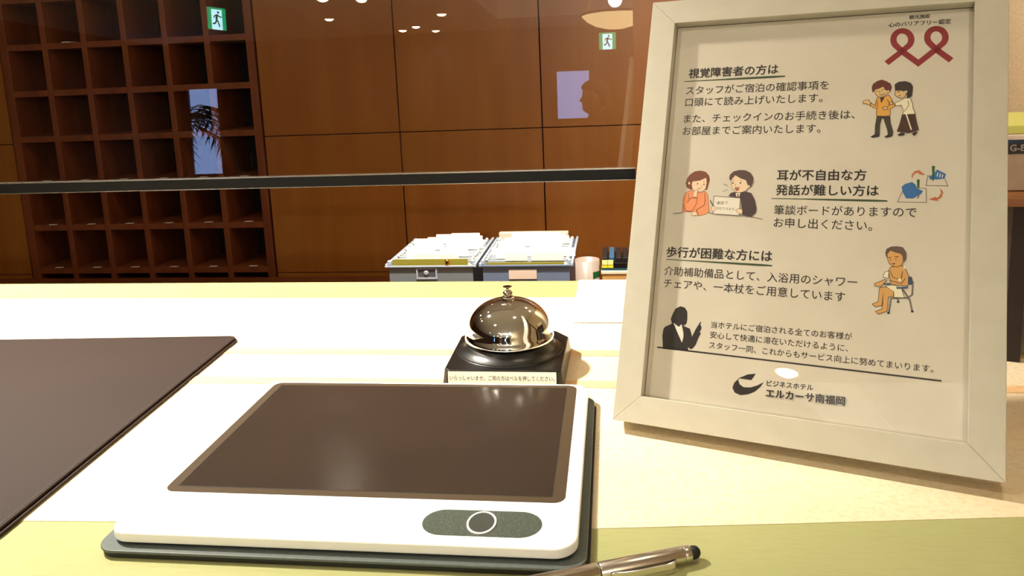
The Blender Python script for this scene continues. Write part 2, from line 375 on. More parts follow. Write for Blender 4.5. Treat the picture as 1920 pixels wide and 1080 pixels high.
# ------------------------------------------------------------ stylus pen
A = Vector((0.0345, 0.3812, 0)); B = Vector((-0.0400, 0.3520, 0)); d = (B-A).normalized(); PR = 0.0046
side = Vector((-d.y, d.x, 0))
pen = empty('stylus_pen', 'silver metal ballpoint pen with a black rubber stylus tip, beside the tablet corner', 'pen',
            mw=Matrix(((d.x, side.x, 0, A.x), (d.y, side.y, 0, A.y), (0, 0, 1, PR), (0, 0, 0, 1))))
RX = Matrix.Rotation(PI/2, 4, 'Y')
def ln(name, prof, m, n=40, **k):
    bm = lathe(prof, n); bmesh.ops.transform(bm, matrix=RX, verts=bm.verts); return link(name, bm, m, pen, smooth=True, **k)
ln('stylus_tip', [(0, -.0062), (.0018, -.0059), (.0030, -.0048), (.0035, -.0030), (.0035, 0), (0, 0)], M_rubber)
ln('collar', [(0, -.0004), (.0042, -.0004), (.0044, 0), (.0044, .0032), (.0041, .0036), (0, .0036)], M_steel)
ln('upper_barrel', [(0, .0034), (.0044, .0034), (.0046, .0040), (.0046, .0500), (.0043, .0504), (0, .0504)], M_steel)
ln('lower_barrel', [(0, .0508), (.0043, .0508), (.0046, .0514), (.0046, .118), (.0040, .126), (.0016, .140), (.0006, .145), (0, .145)], M_steel)
ln('seam_ring', [(0, .0500), (.0041, .0500), (.0041, .0512), (0, .0512)], M_rubber)
# clip on the near side
bm = bmesh.new(); pts = [(.009, .0040), (.011, .0068), (.016, .0078), (.030, .0078), (.040, .0070), (.044, .0060), (.046, .0064)]
for (x0, s0), (x1, s1) in zip(pts, pts[1:]):
    vs = []
    for x, sy in ((x0, s0), (x1, s1)):
        for yy in (sy, sy-.0009):
            for zz in (-.0019, .0019): vs.append(bm.verts.new((x, yy, zz)))
    for f in ((0, 1, 5, 4), (2, 6, 7, 3), (0, 4, 6, 2), (1, 3, 7, 5), (0, 2, 3, 1), (4, 5, 7, 6)): bm.faces.new([vs[i] for i in f])
bmesh.ops.remove_doubles(bm, verts=bm.verts, dist=1e-5)
link('clip', bm, M_steel, pen, bevel=.0003)

# ------------------------------------------------------------ leather desk pad
dp = empty('desk_pad', 'dark brown leather desk pad on the left of the counter', 'desk pad', loc=(-0.387, 0.714, 0.0009), rot=math.radians(3.2))
link('pad_back', prism(rrect(-.46, .0032, -.345, .0, .008), 0, .0018), M_leather, dp, bevel=.0005)
link('pad_top', prism(rrect(-.46, .0010, -.345, .0010, .008), 0, .0018), M_leather, dp, loc=(0, 0, .0021), bevel=.0007)
link('edge_stitching', ringprism(rrect(-.457, -.0012, -.342, -.0012, .006), rrect(-.4564, -.0018, -.3414, -.0018, .006), 0, .0003), mat('stitch_dark', (34, 22, 18), .6), dp, loc=(0, 0, .0038))

# ------------------------------------------------------------ white card behind the bell
card = link('paper_card', prism(rrect(-.048, .105, .769, .930, .003), 0, .0006), M_cardw, loc=(0, 0, .0010))
tag(card, 'white paper card lying flat at the back edge of the counter', 'card')
bm = bmesh.new()
for x, y, w in ((-.022, .914, .005), (-.008, .915, .003), (.006, .914, .004), (-.002, .903, .002), (.008, .904, .004), (-.012, .903, .002)):
    box(bm, x, x+w, y, y+.0018, 0, .0001)
link('printed_marks', bm, M_ink, card, loc=(0, 0, .0006))

# ------------------------------------------------------------ picture frame with the notice
K = 0.992
FP, FX, FY, FN = Vector((-0.00581,0.53110,0.00800)), Vector((0.94671,-0.32202,0.00679)), Vector((0.11663,0.36238,0.92471)), Vector((-0.30023,-0.87464,0.38062))
O = Vector((0, 0, H_CAM)); FO = O+(FP-O)*K
MWF = Matrix(((FX.x, FY.x, FN.x, FO.x), (FX.y, FY.y, FN.y, FO.y), (FX.z, FY.z, FN.z, FO.z), (0, 0, 0, 1))) @ Matrix.Scale(K, 4)
fr = empty('picture_frame', 'white wooden picture frame leaning back on the counter, holding a printed notice', 'picture frame', mw=MWF)
FWD_, FHT, BU0, BU1, BV0, BV1, TD = .242, .3256, .0194, .2225, .0194, .3064, .0245
def rail(p):   # p: front outline of a mitred rail
    return prism(p, -TD, 0)
for p in (((0, 0), (FWD_, 0), (BU1, BV0), (BU0, BV0)), ((FWD_, 0), (FWD_, FHT), (BU1, BV1), (BU1, BV0)),
          ((FWD_, FHT), (0, FHT), (BU0, BV1), (BU1, BV1)), ((0, FHT), (0, 0), (BU0, BV0), (BU0, BV1))):
    link('frame_rail', rail(p), M_frame, fr, bevel=.0004)
link('shadow_gap_ring', ringprism([(BU0-.001, BV0-.001), (BU1+.001, BV0-.001), (BU1+.001, BV1+.001), (BU0-.001, BV1+.001)],
     [(BU0+.0003, BV0), (BU1, BV0), (BU1, BV1-.0004), (BU0+.0003, BV1-.0004)], -.00898, -.0087), M_black, fr)  # black ring stands in for the shadow gap between rails and sheet
link('glass', bx(BU0-.0006, BU1+.0006, BV0-.0006, BV1+.0006, -.0050, -.0036), M_glass, fr)
link('back_board', bx(BU0, BU1, BV0, BV1, -.0240, -.0098), mat('board_brown', (110, 84, 58), .8), fr)
st = bmesh.new(); box(st, .096, .146, .02, .22, -.0265, -.0245)
so = link('stand_leg', st, mat('board_brown'), fr)
so.matrix_local = Matrix.Translation((0, .22, -.0245)) @ Matrix.Rotation(math.radians(38), 4, 'X') @ Matrix.Translation((0, -.22, .0245))
sheet = link('paper_sheet', bx(BU0-.0005, BU1+.0005, BV0-.0005, BV1+.0005, -.0097, -.0090), M_paper, fr)
PAL = dict(ink=(24, 16, 14), red=(140, 22, 34), mustard=(226, 166, 66), skin=(222, 190, 130), paleskin=(240, 212, 178), brown=(84, 44, 20), darkbrown=(70, 32, 22),
           auburn=(96, 34, 22), trouser=(58, 48, 30), cream=(238, 232, 200), skirt=(62, 26, 22), darkhair=(44, 28, 24), darkhair2=(84, 62, 58), coral=(236, 150, 100),
           rust=(140, 66, 36), brownhair=(122, 66, 46), suit=(66, 48, 54), mauve=(150, 120, 140), mouth=(170, 100, 74), mouth2=(100, 30, 20), line=(70, 52, 44),
           paper2=(234, 228, 212), grey=(130, 122, 116), green=(30, 92, 34), dkgreen=(52, 72, 34), blue=(36, 104, 168), blue2=(36, 72, 108), orange=(196, 98, 48), tan=(214, 162, 92), greyhair=(98, 76, 68))
ART = [["emblem","dark red double ribbon loop emblem",[["s","red",[[170.42,268.81],[179.89,277.11],[184.36,281.48],[185.0,282.75],[185.36,284.19],[185.42,285.71],[185.17,287.25],[184.63,288.7],[183.83,290.0],[182.81,291.08],[181.62,291.86],[180.33,292.31],[179.02,292.41],[177.74,292.14],[176.59,291.52],[175.61,290.58],[174.86,289.38],[174.39,287.98],[174.23,286.46],[174.37,284.9],[174.82,283.4],[175.55,282.03],[179.89,277.11],[190.21,267.79],[200.73,277.34],[205.14,281.78],[205.77,283.03],[206.14,284.44],[206.21,285.94],[205.98,287.45],[205.46,288.88],[204.68,290.16],[203.69,291.22],[202.53,291.99],[201.27,292.44],[199.98,292.53],[198.73,292.27],[197.59,291.66],[196.62,290.74],[195.88,289.55],[195.41,288.18],[195.24,286.68],[195.37,285.16],[195.8,283.68],[196.5,282.33],[200.73,277.34],[209.96,268.84]],3.96]]],
["illustration","printed picture of a guide leading a woman with a white cane",[["f","mustard",[[165.22,243.3],[167.09,244.22],[168.07,239.8],[169.83,243.65],[172.49,245.51],[174.24,242.54],[176.01,238.61],[176.88,237.14],[174.46,235.27],[173.85,234.8],[173.98,230.45],[170.89,229.79],[165.87,230.12],[165.23,230.62],[165.28,235.48],[163.14,236.27],[160.98,237.79],[161.76,239.72],[164.16,237.46],[164.67,240.87]]],
["s","brown",[[165.22,243.3],[167.09,244.22],[168.07,239.8],[169.83,243.65],[172.49,245.51],[174.24,242.54],[176.01,238.61],[176.88,237.14],[174.46,235.27],[173.85,234.8],[173.98,230.45],[170.89,229.79],[165.87,230.12],[165.23,230.62],[165.28,235.48],[163.14,236.27],[160.98,237.79],[161.76,239.72],[164.16,237.46],[164.67,240.87],[165.22,243.3]],0.405],["f","darkbrown",[[167.1,243.73],[168.08,239.55],[169.83,243.65]]],
["s","brown",[[171.76,242.13],[173.11,238.69],[172.34,236.77]],0.36],["s","brown",[[165.52,240.84],[165.7,235.47]],0.36],["f","skin",[[163.53,249.74],[166.46,250.37],[169.15,251.74],[169.85,249.51],[171.56,248.47],[172.02,246.99],[170.82,245.57],[169.19,244.15],[167.1,243.73],[164.96,245.02],[163.82,247.27]]],
["s","brown",[[163.53,249.74],[166.46,250.37],[169.15,251.74],[169.85,249.51],[171.56,248.47],[172.02,246.99],[170.82,245.57],[169.19,244.15],[167.1,243.73],[164.96,245.02],[163.82,247.27],[163.53,249.74]],0.36],["f","auburn",[[161.57,251.29],[162.33,253.73],[165.02,255.84],[167.94,256.71],[170.93,255.36],[173.49,253.54],[174.41,250.82],[173.66,247.91],[172.46,246.49],[171.56,248.47],[169.64,249.52],[168.94,251.75],[166.47,250.12],[163.55,249.24],[162.35,247.07],[161.85,249.3]]],
["f","skin",[[172.87,247.94],[172.81,247.49],[172.61,247.15],[172.31,246.99],[171.99,247.06],[171.72,247.33],[171.56,247.75],[171.55,248.22],[171.68,248.63],[171.94,248.89],[172.25,248.93],[172.56,248.75],[172.78,248.4]]],
["f","ink",[[165.61,248.19],[165.58,247.94],[165.48,247.75],[165.33,247.66],[165.17,247.7],[165.03,247.85],[164.95,248.08],[164.94,248.34],[165.01,248.57],[165.13,248.71],[165.29,248.74],[165.45,248.64],[165.56,248.44]]],
["f","ink",[[168.74,249.06],[168.71,248.81],[168.61,248.62],[168.46,248.54],[168.3,248.57],[168.16,248.72],[168.08,248.96],[168.07,249.21],[168.14,249.44],[168.26,249.58],[168.42,249.61],[168.58,249.51],[168.69,249.31]]],
["s","brown",[[166.86,248.64],[166.65,247.17]],0.405],["s","brown",[[166.4,245.81],[168.31,245.26],[169.95,246.48]],0.45],["f","skin",[[160.98,237.79],[158.37,239.33],[156.46,239.13],[156.39,241.1],[157.86,241.8],[159.76,242.23],[161.32,239.98]]],
["s","brown",[[160.98,237.79],[158.37,239.33],[156.46,239.13],[156.39,241.1],[157.86,241.8],[159.76,242.23],[161.32,239.98],[160.98,237.79]],0.36],["f","skin",[[169.02,236.37],[171.51,236.79],[172.4,234.83],[169.49,234.51]]],
["s","brown",[[169.02,236.37],[171.51,236.79],[172.4,234.83],[169.49,234.51],[169.02,236.37]],0.36],["f","skin",[[173.27,240.14],[174.92,240.58],[175.2,238.15],[173.55,237.95]]],
["s","brown",[[173.27,240.14],[174.92,240.58],[175.2,238.15],[173.55,237.95],[173.27,240.14]],0.36],["f","trouser",[[165.46,229.99],[174.0,229.82],[174.35,225.15],[176.2,218.43],[175.86,216.05],[172.98,216.07],[172.46,219.42],[169.7,228.12],[168.95,228.13],[167.84,223.81],[167.8,216.11],[164.67,216.14],[164.65,222.88]]],
["f","ink",[[161.99,214.95],[164.65,216.86],[167.79,216.35],[167.62,215.16],[163.48,214.22]]],
["f","ink",[[170.54,214.9],[172.96,216.55],[176.06,216.29],[175.67,215.34],[172.21,214.17]]],
["f","cream",[[180.07,240.92],[182.89,242.76],[185.75,242.68],[187.49,238.31],[187.77,234.95],[189.27,231.58],[187.29,230.19],[184.03,230.73],[181.59,230.3],[181.91,233.65],[180.57,237.53],[176.88,237.14],[176.61,239.32]]],
["s","brown",[[180.07,240.92],[182.89,242.76],[185.75,242.68],[187.49,238.31],[187.77,234.95],[189.27,231.58],[187.29,230.19],[184.03,230.73],[181.59,230.3],[181.91,233.65],[180.57,237.53],[176.88,237.14],[176.61,239.32],[180.07,240.92]],0.36],["s","brown",[[184.58,240.79],[185.07,237.41],[183.53,234.09]],0.36],["f","skirt",[[181.17,230.79],[189.28,231.1],[190.44,224.91],[191.77,219.69],[188.8,218.31],[185.19,217.4],[178.24,218.65],[179.74,223.64]]],
["f","skin",[[176.76,248.29],[181.92,248.11],[183.58,247.57],[182.85,244.21],[181.66,242.8],[179.61,242.62],[177.51,243.9],[176.23,245.39]]],
["s","brown",[[176.76,248.29],[181.92,248.11],[183.58,247.57],[182.85,244.21],[181.66,242.8],[179.61,242.62],[177.51,243.9],[176.23,245.39],[176.76,248.29]],0.36],["f","darkhair",[[176.01,252.71],[178.45,254.57],[182.56,254.89],[185.88,253.54],[187.37,250.82],[187.27,246.96],[186.74,243.61],[185.34,242.69],[184.14,242.0],[183.64,245.15],[184.0,247.07],[182.33,248.1],[181.95,247.14],[180.28,248.17],[176.35,248.31]]],
["s","ink",[[177.63,247.05],[179.48,247.23]],0.45],["s","brown",[[178.54,244.11],[179.96,244.79]],0.45],["f","cream",[[183.99,247.32],[183.95,247.0],[183.8,246.77],[183.58,246.66],[183.35,246.71],[183.15,246.9],[183.03,247.19],[183.02,247.51],[183.12,247.8],[183.31,247.97],[183.54,248.0],[183.77,247.88],[183.93,247.63]]],
["f","skin",[[183.34,233.62],[183.23,233.17],[182.92,232.84],[182.47,232.68],[181.98,232.75],[181.57,233.02],[181.33,233.43],[181.32,233.89],[181.54,234.29],[181.93,234.54],[182.42,234.59],[182.88,234.42],[183.21,234.06]]],
["s","cream",[[183.38,232.18],[187.15,219.74]],0.81],["f","ink",[[178.72,216.27],[181.12,217.91],[183.17,217.41],[183.0,215.99],[179.56,215.55]]],
["f","ink",[[187.42,217.14],[190.79,218.76],[190.63,217.35],[188.87,215.24]]]]],
["illustration","printed picture of a man showing a written board to a woman",[["f","coral",[[40.34,174.04],[42.64,173.18],[47.61,171.94],[51.46,173.4],[53.39,171.18],[54.46,165.78],[55.69,158.17],[52.39,155.8],[48.09,154.74],[45.68,157.35],[42.59,157.24],[37.22,157.5],[35.7,156.98],[35.54,161.54],[35.68,167.95],[36.95,171.66]]],
["s","rust",[[40.34,174.04],[42.64,173.18],[47.61,171.94],[51.46,173.4],[53.39,171.18],[54.46,165.78],[55.69,158.17],[52.39,155.8],[48.09,154.74],[45.68,157.35],[42.59,157.24],[37.22,157.5],[35.7,156.98],[35.54,161.54],[35.68,167.95],[36.95,171.66],[40.34,174.04]],0.32],["f","brownhair",[[36.53,179.48],[37.12,183.18],[39.32,186.46],[42.72,188.82],[47.13,189.34],[50.74,188.47],[53.37,185.76],[54.27,182.57],[53.64,179.37],[53.04,175.71],[52.27,174.33],[50.92,174.75],[40.74,174.51],[37.5,175.81]]],
["f","paleskin",[[40.82,179.1],[41.56,180.96],[46.84,181.75],[51.52,184.12],[52.26,180.25],[51.73,175.68],[50.11,173.82],[47.54,172.85],[43.97,173.21],[41.56,175.44]]],
["s","rust",[[40.82,179.1],[41.56,180.96],[46.84,181.75],[51.52,184.12],[52.26,180.25],[51.73,175.68],[50.11,173.82],[47.54,172.85],[43.97,173.21],[41.56,175.44],[40.82,179.1]],0.28],["f","paleskin",[[39.63,179.45],[39.6,178.93],[39.43,178.53],[39.17,178.34],[38.86,178.4],[38.59,178.69],[38.41,179.16],[38.37,179.69],[38.47,180.16],[38.69,180.46],[38.99,180.53],[39.28,180.35],[39.51,179.96]]],
["f","ink",[[45.81,179.11],[45.78,178.84],[45.65,178.62],[45.46,178.52],[45.25,178.55],[45.06,178.7],[44.94,178.95],[44.92,179.24],[45.0,179.49],[45.16,179.66],[45.37,179.7],[45.58,179.6],[45.73,179.39]]],
["f","ink",[[50.61,178.76],[50.58,178.48],[50.46,178.27],[50.27,178.16],[50.06,178.19],[49.87,178.35],[49.75,178.6],[49.73,178.88],[49.81,179.13],[49.97,179.3],[50.18,179.34],[50.38,179.24],[50.54,179.03]]],
["s","rust",[[48.54,178.12],[48.13,176.6]],0.24],["s","rust",[[45.96,176.01],[47.36,175.12],[48.85,175.84]],0.32],["s","rust",[[49.12,180.88],[50.91,180.59]],0.24],["s","rust",[[39.18,171.72],[39.48,168.06],[38.7,163.93],[40.82,168.1],[45.78,168.24],[45.61,163.69],[43.35,158.85],[40.34,157.61],[37.07,159.31],[36.06,163.38]],0.32],["s","rust",[[51.13,172.03],[51.99,166.61],[51.63,162.76],[45.97,159.17],[48.07,154.96]],0.32],["f","paleskin",[[42.52,169.06],[42.89,172.73],[44.74,174.6],[46.29,174.64],[45.63,171.89],[45.66,168.7]]],
["s","rust",[[42.52,169.06],[42.89,172.73],[44.74,174.6],[46.29,174.64],[45.63,171.89],[45.66,168.7],[42.52,169.06]],0.24],["f","paleskin",[[42.29,155.42],[43.47,157.27],[46.08,157.82],[47.61,155.17],[43.69,154.57]]],
["s","rust",[[42.29,155.42],[43.47,157.27],[46.08,157.82],[47.61,155.17],[43.69,154.57],[42.29,155.42]],0.24],["s","line",[[28.84,155.58],[35.73,156.62]],0.4],["s","line",[[54.87,157.47],[58.84,156.72]],0.4],["s","line",[[77.63,156.11],[86.03,155.35],[93.73,153.92]],0.4],["f","suit",[[68.81,170.25],[70.15,172.53],[72.64,173.49],[75.24,172.66],[77.74,173.17],[81.06,173.92],[84.89,172.91],[87.72,167.69],[89.38,161.16],[88.75,158.08],[86.03,155.35],[79.71,156.42],[77.59,169.16]]],
["f","cream",[[73.76,172.62],[77.13,172.93],[76.49,169.8],[74.37,169.96]]],
["f","mauve",[[74.85,172.2],[75.91,172.23],[76.37,169.8],[74.81,169.75]]],
["f","paleskin",[[69.7,181.95],[70.64,183.77],[72.61,186.29],[76.6,183.88],[80.49,182.6],[82.22,178.62],[83.63,179.54],[83.95,177.77],[82.16,176.4],[81.02,174.59],[77.74,173.17],[73.93,173.3],[71.21,175.69]]],
["s","line",[[69.7,181.95],[70.64,183.77],[72.61,186.29],[76.6,183.88],[80.49,182.6],[82.22,178.62],[83.63,179.54],[83.95,177.77],[82.16,176.4],[81.02,174.59],[77.74,173.17],[73.93,173.3],[71.21,175.69],[69.7,181.95]],0.28],["f","darkhair2",[[68.29,183.73],[68.74,186.45],[71.14,188.97],[75.32,190.16],[79.58,189.99],[83.5,188.02],[85.61,184.48],[85.63,180.92],[84.22,176.89],[83.27,178.65],[82.19,179.07],[80.49,182.6],[76.6,183.88],[72.61,186.29],[70.64,183.77],[69.49,181.95]]],
["f","ink",[[71.79,180.19],[71.76,179.88],[71.63,179.63],[71.42,179.52],[71.2,179.55],[71.0,179.73],[70.88,180.01],[70.86,180.34],[70.94,180.62],[71.11,180.81],[71.33,180.85],[71.55,180.74],[71.72,180.5]]],
["f","ink",[[77.09,180.3],[77.06,179.99],[76.93,179.74],[76.73,179.63],[76.51,179.66],[76.31,179.84],[76.19,180.12],[76.17,180.44],[76.25,180.73],[76.42,180.92],[76.64,180.96],[76.86,180.85],[77.02,180.61]]],
["s","line",[[73.28,179.55],[72.98,177.75]],0.24],["f","mouth",[[72.62,176.84],[76.21,177.15],[75.94,174.91],[74.52,173.98],[73.17,175.07]]],
["s","line",[[70.56,181.97],[72.03,182.22]],0.28],["s","line",[[76.07,182.3],[77.79,181.88]],0.28],["f","paper2",[[58.28,169.96],[77.4,168.94],[77.44,155.89],[58.42,156.48]]],
["s","suit",[[58.28,169.96],[77.4,168.94],[77.44,155.89],[58.42,156.48],[58.28,169.96]],0.4],["f","paleskin",[[56.94,161.81],[59.26,162.56],[60.09,160.13],[59.18,157.85],[57.6,158.69]]],
["s","line",[[56.94,161.81],[59.26,162.56],[60.09,160.13],[59.18,157.85],[57.6,158.69],[56.94,161.81]],0.24],["f","paleskin",[[74.86,159.76],[76.45,161.15],[79.44,160.37],[79.63,157.51],[76.72,157.18]]],
["s","line",[[74.86,159.76],[76.45,161.15],[79.44,160.37],[79.63,157.51],[76.72,157.18],[74.86,159.76]],0.24],["s","ink",[[55.69,166.72],[58.18,162.53]],0.56],["s","grey",[[64.08,179.36],[67.62,178.08]],0.4],["s","grey",[[64.51,173.5],[68.04,175.17]],0.4]]],
["illustration","printed picture of blue hands passing a green pen",[["s","line",[[190.96,179.25],[196.86,179.04],[197.37,169.52],[180.17,169.32],[183.24,177.69]],0.337],["s","line",[[197.83,188.32],[196.82,181.1],[209.6,181.04],[207.5,186.09]],0.337],["f","green",[[191.29,185.11],[193.07,185.14],[192.86,178.95],[191.68,178.92]]],
["f","blue",[[182.28,179.74],[184.33,181.86],[188.48,183.33],[190.6,181.65],[191.56,178.92],[195.14,177.29],[194.01,175.21],[189.36,172.0],[185.2,171.88],[183.3,175.62]]],
["s","line",[[192.86,174.15],[192.02,172.08]],0.54],["f","blue",[[198.14,187.64],[200.77,188.37],[203.03,192.18],[208.31,189.17],[207.5,186.09],[203.16,185.33],[199.07,185.25]]],
["f","green",[[199.93,194.55],[201.81,194.57],[201.42,184.95],[200.57,183.91]]],
["s","paper2",[[203.65,190.13],[203.12,187.38]],0.472],["s","paper2",[[205.12,189.46],[204.58,186.92]],0.472],["s","paper2",[[206.58,188.8],[205.93,186.54]],0.472],["f","orange",[[188.42,185.54],[188.12,188.17],[189.78,190.83],[192.74,191.36],[191.83,192.11],[196.19,188.3],[192.21,188.79],[192.96,189.91],[190.41,189.59],[188.96,187.84]]],
["f","orange",[[205.02,179.58],[206.8,176.91],[206.0,173.37],[203.73,171.54],[204.73,170.63],[198.49,171.59],[202.81,173.68],[202.55,172.59],[204.44,173.46],[205.66,176.2]]]]],
["illustration","printed picture of a bather seated on a blue shower chair",[["s","line",[[177.25,94.84],[178.27,104.18],[187.36,105.44],[189.11,104.62],[190.8,97.06]],1.0],["s","grey",[[177.25,94.84],[178.27,104.18],[187.36,105.44],[189.11,104.62],[190.8,97.06]],0.45],["s","line",[[190.74,116.4],[190.53,107.64],[188.43,105.77]],1.0],["s","grey",[[190.74,116.4],[190.53,107.64],[188.43,105.77]],0.45],["s","line",[[182.19,104.51],[182.46,102.59]],1.0],["s","grey",[[182.19,104.51],[182.46,102.59]],0.45],["s","line",[[184.84,110.82],[188.22,105.75]],1.0],["s","grey",[[184.84,110.82],[188.22,105.75]],0.45],["f","ink",[[177.91,94.66],[177.82,94.29],[177.55,93.98],[177.16,93.82],[176.75,93.82],[176.4,94.0],[176.19,94.31],[176.18,94.68],[176.37,95.03],[176.7,95.27],[177.12,95.35],[177.51,95.26],[177.8,95.01]]],
["f","ink",[[191.66,97.0],[191.57,96.63],[191.3,96.33],[190.93,96.17],[190.52,96.17],[190.18,96.35],[189.98,96.66],[189.97,97.03],[190.15,97.37],[190.48,97.61],[190.89,97.69],[191.27,97.59],[191.55,97.34]]],
["f","ink",[[183.34,102.42],[183.25,102.1],[182.98,101.83],[182.59,101.68],[182.18,101.69],[181.84,101.84],[181.63,102.11],[181.62,102.44],[181.81,102.74],[182.15,102.96],[182.56,103.03],[182.95,102.95],[183.23,102.73]]],
["f","blue2",[[188.07,119.61],[190.02,119.27],[190.74,116.4],[189.73,113.88],[187.99,114.24]]],
["f","blue2",[[173.14,113.57],[177.53,114.4],[177.56,113.18],[173.6,112.87]]],
["f","tan",[[177.21,124.75],[179.83,125.67],[183.75,126.43],[185.98,124.86],[188.06,120.1],[188.02,113.26],[177.99,113.46],[177.47,116.37],[175.96,122.19]]],
["s","brown",[[177.21,124.75],[179.83,125.67],[183.75,126.43],[185.98,124.86],[188.06,120.1],[188.02,113.26],[177.99,113.46],[177.47,116.37],[175.96,122.19],[177.21,124.75]],0.35],["f","tan",[[171.02,110.44],[174.52,111.71],[178.54,110.07],[179.69,108.2],[179.55,105.5],[176.71,105.02],[176.12,95.7],[171.14,93.29],[169.1,94.81],[173.01,96.88],[173.51,101.81],[173.53,108.19],[172.94,99.07],[168.77,97.96],[167.16,99.53],[170.66,101.31],[170.91,106.99]]],
["s","brown",[[171.02,110.44],[174.52,111.71],[178.54,110.07],[179.69,108.2],[179.55,105.5],[176.71,105.02],[176.12,95.7],[171.14,93.29],[169.1,94.81],[173.01,96.88],[173.51,101.81],[173.53,108.19],[172.94,99.07],[168.77,97.96],[167.16,99.53],[170.66,101.31],[170.91,106.99],[171.02,110.44]],0.35],["f","cream",[[174.51,112.2],[180.2,113.14],[184.18,111.01],[186.07,105.33],[180.0,105.05],[179.67,108.69],[177.66,109.99]]],
["s","line",[[174.51,112.2],[180.2,113.14],[184.18,111.01],[186.07,105.33],[180.0,105.05],[179.67,108.69],[177.66,109.99],[174.51,112.2]],0.3],["f","blue2",[[180.89,111.72],[188.03,112.87],[187.85,111.55],[181.58,110.7]]],
["f","tan",[[168.03,113.18],[171.32,114.92],[174.37,116.63],[175.27,115.96],[172.73,112.55],[171.87,111.5],[168.3,111.71]]],
["s","brown",[[168.03,113.18],[171.32,114.92],[174.37,116.63],[175.27,115.96],[172.73,112.55],[171.87,111.5],[168.3,111.71],[168.03,113.18]],0.35],["f","cream",[[173.99,121.55],[176.41,122.22],[176.12,117.25],[172.99,118.01]]],
["s","line",[[173.99,121.55],[176.41,122.22],[176.12,117.25],[172.99,118.01],[173.99,121.55]],0.3],["s","brown",[[177.06,122.51],[178.95,118.2],[183.58,116.83],[184.51,122.79]],0.35],["s","brown",[[176.59,116.06],[184.08,114.52],[186.16,118.0]],0.35],["f","cream",[[183.89,116.85],[183.79,116.39],[183.5,116.02],[183.07,115.82],[182.62,115.84],[182.23,116.08],[182.01,116.48],[181.99,116.95],[182.2,117.38],[182.57,117.67],[183.02,117.76],[183.45,117.63],[183.77,117.3]]],
["f","cream",[[186.49,125.29],[186.4,124.87],[186.13,124.54],[185.75,124.36],[185.33,124.38],[184.98,124.6],[184.78,124.96],[184.77,125.38],[184.95,125.77],[185.29,126.04],[185.7,126.11],[186.09,125.99],[186.38,125.69]]],
["f","tan",[[174.95,133.57],[176.87,136.18],[180.44,134.9],[182.65,134.53],[184.22,133.14],[184.77,129.22],[183.75,126.68],[181.16,125.27],[178.06,125.8],[176.24,127.67],[175.26,130.59]]],
["s","brown",[[174.95,133.57],[176.87,136.18],[180.44,134.9],[182.65,134.53],[184.22,133.14],[184.77,129.22],[183.75,126.68],[181.16,125.27],[178.06,125.8],[176.24,127.67],[175.26,130.59],[174.95,133.57]],0.35],["f","greyhair",[[173.81,134.5],[174.62,137.05],[177.23,138.71],[180.76,139.15],[184.29,138.61],[186.35,135.25],[186.46,131.3],[185.44,128.77],[184.51,130.68],[184.22,133.14],[182.65,134.53],[180.44,134.9],[176.87,136.18],[174.95,133.57],[175.02,131.08],[174.33,132.03]]],
["s","darkbrown",[[175.7,130.87],[177.45,131.63]],0.5],["s","darkbrown",[[179.64,132.11],[181.93,131.91]],0.5],["f","brown",[[177.37,129.73],[177.34,129.52],[177.25,129.35],[177.11,129.27],[176.96,129.28],[176.84,129.4],[176.76,129.58],[176.76,129.8],[176.82,129.99],[176.94,130.12],[177.09,130.16],[177.23,130.09],[177.33,129.94]]],
["f","brown",[[180.67,130.19],[180.64,129.98],[180.54,129.81],[180.41,129.73],[180.26,129.75],[180.14,129.86],[180.06,130.04],[180.06,130.26],[180.12,130.45],[180.24,130.58],[180.38,130.61],[180.52,130.55],[180.62,130.39]]],
["f","mouth2",[[177.66,127.46],[180.43,127.74],[179.14,126.67]]]]],
["silhouette_print","black silhouette of a suited figure raising one hand",[["f","ink",[[29.83,55.95],[28.69,64.11],[29.07,68.91],[29.94,70.58],[34.94,73.46],[33.83,76.92],[35.09,81.02],[36.79,84.76],[40.24,86.67],[43.5,85.97],[45.52,83.18],[45.97,77.7],[45.63,74.53],[43.4,72.73],[48.27,71.26],[49.47,68.65],[50.3,65.62],[52.59,71.31],[54.28,74.61],[55.47,76.87],[56.07,76.73],[55.64,74.74],[56.53,73.27],[56.49,71.32],[55.45,69.66],[56.51,68.61],[55.01,65.35],[53.48,60.15],[51.38,57.21],[49.86,56.65],[47.98,57.99],[48.62,54.96],[30.15,54.61]]],
["f","paper2",[[35.87,74.35],[40.31,71.63],[42.12,73.78],[44.05,67.3],[44.12,64.18],[43.43,60.59],[38.96,68.74]]]]],
["emblem","black crescent emblem",[["f","ink",[[96.16,45.11],[90.93,44.05],[85.5,41.08],[82.09,37.22],[81.03,33.66],[82.84,30.49],[86.86,29.35],[91.81,30.59],[96.11,32.86],[99.73,36.72],[101.61,40.22],[98.02,37.62],[93.17,35.45],[88.73,34.97],[85.81,36.57],[84.67,39.26],[85.54,40.51],[93.4,40.4]]]]],
["rule_line",None,[["s","ink",[[25.53,55.38],[208.24,54.8]],1.08]]],
["underline",None,[["f","dkgreen",[[28.35,261.21],[36.21,261.35],[43.98,261.53],[51.66,261.73],[59.26,261.95],[66.77,262.17],[74.2,262.37],[81.55,262.54],[88.82,262.67],[96.02,262.76],[103.15,262.57],[103.21,261.52],[96.11,261.12],[88.93,260.98],[81.66,260.89],[74.3,260.84],[66.87,260.81],[59.34,260.8],[51.74,260.78],[44.04,260.75],[36.26,260.69],[28.4,260.59]]]]],
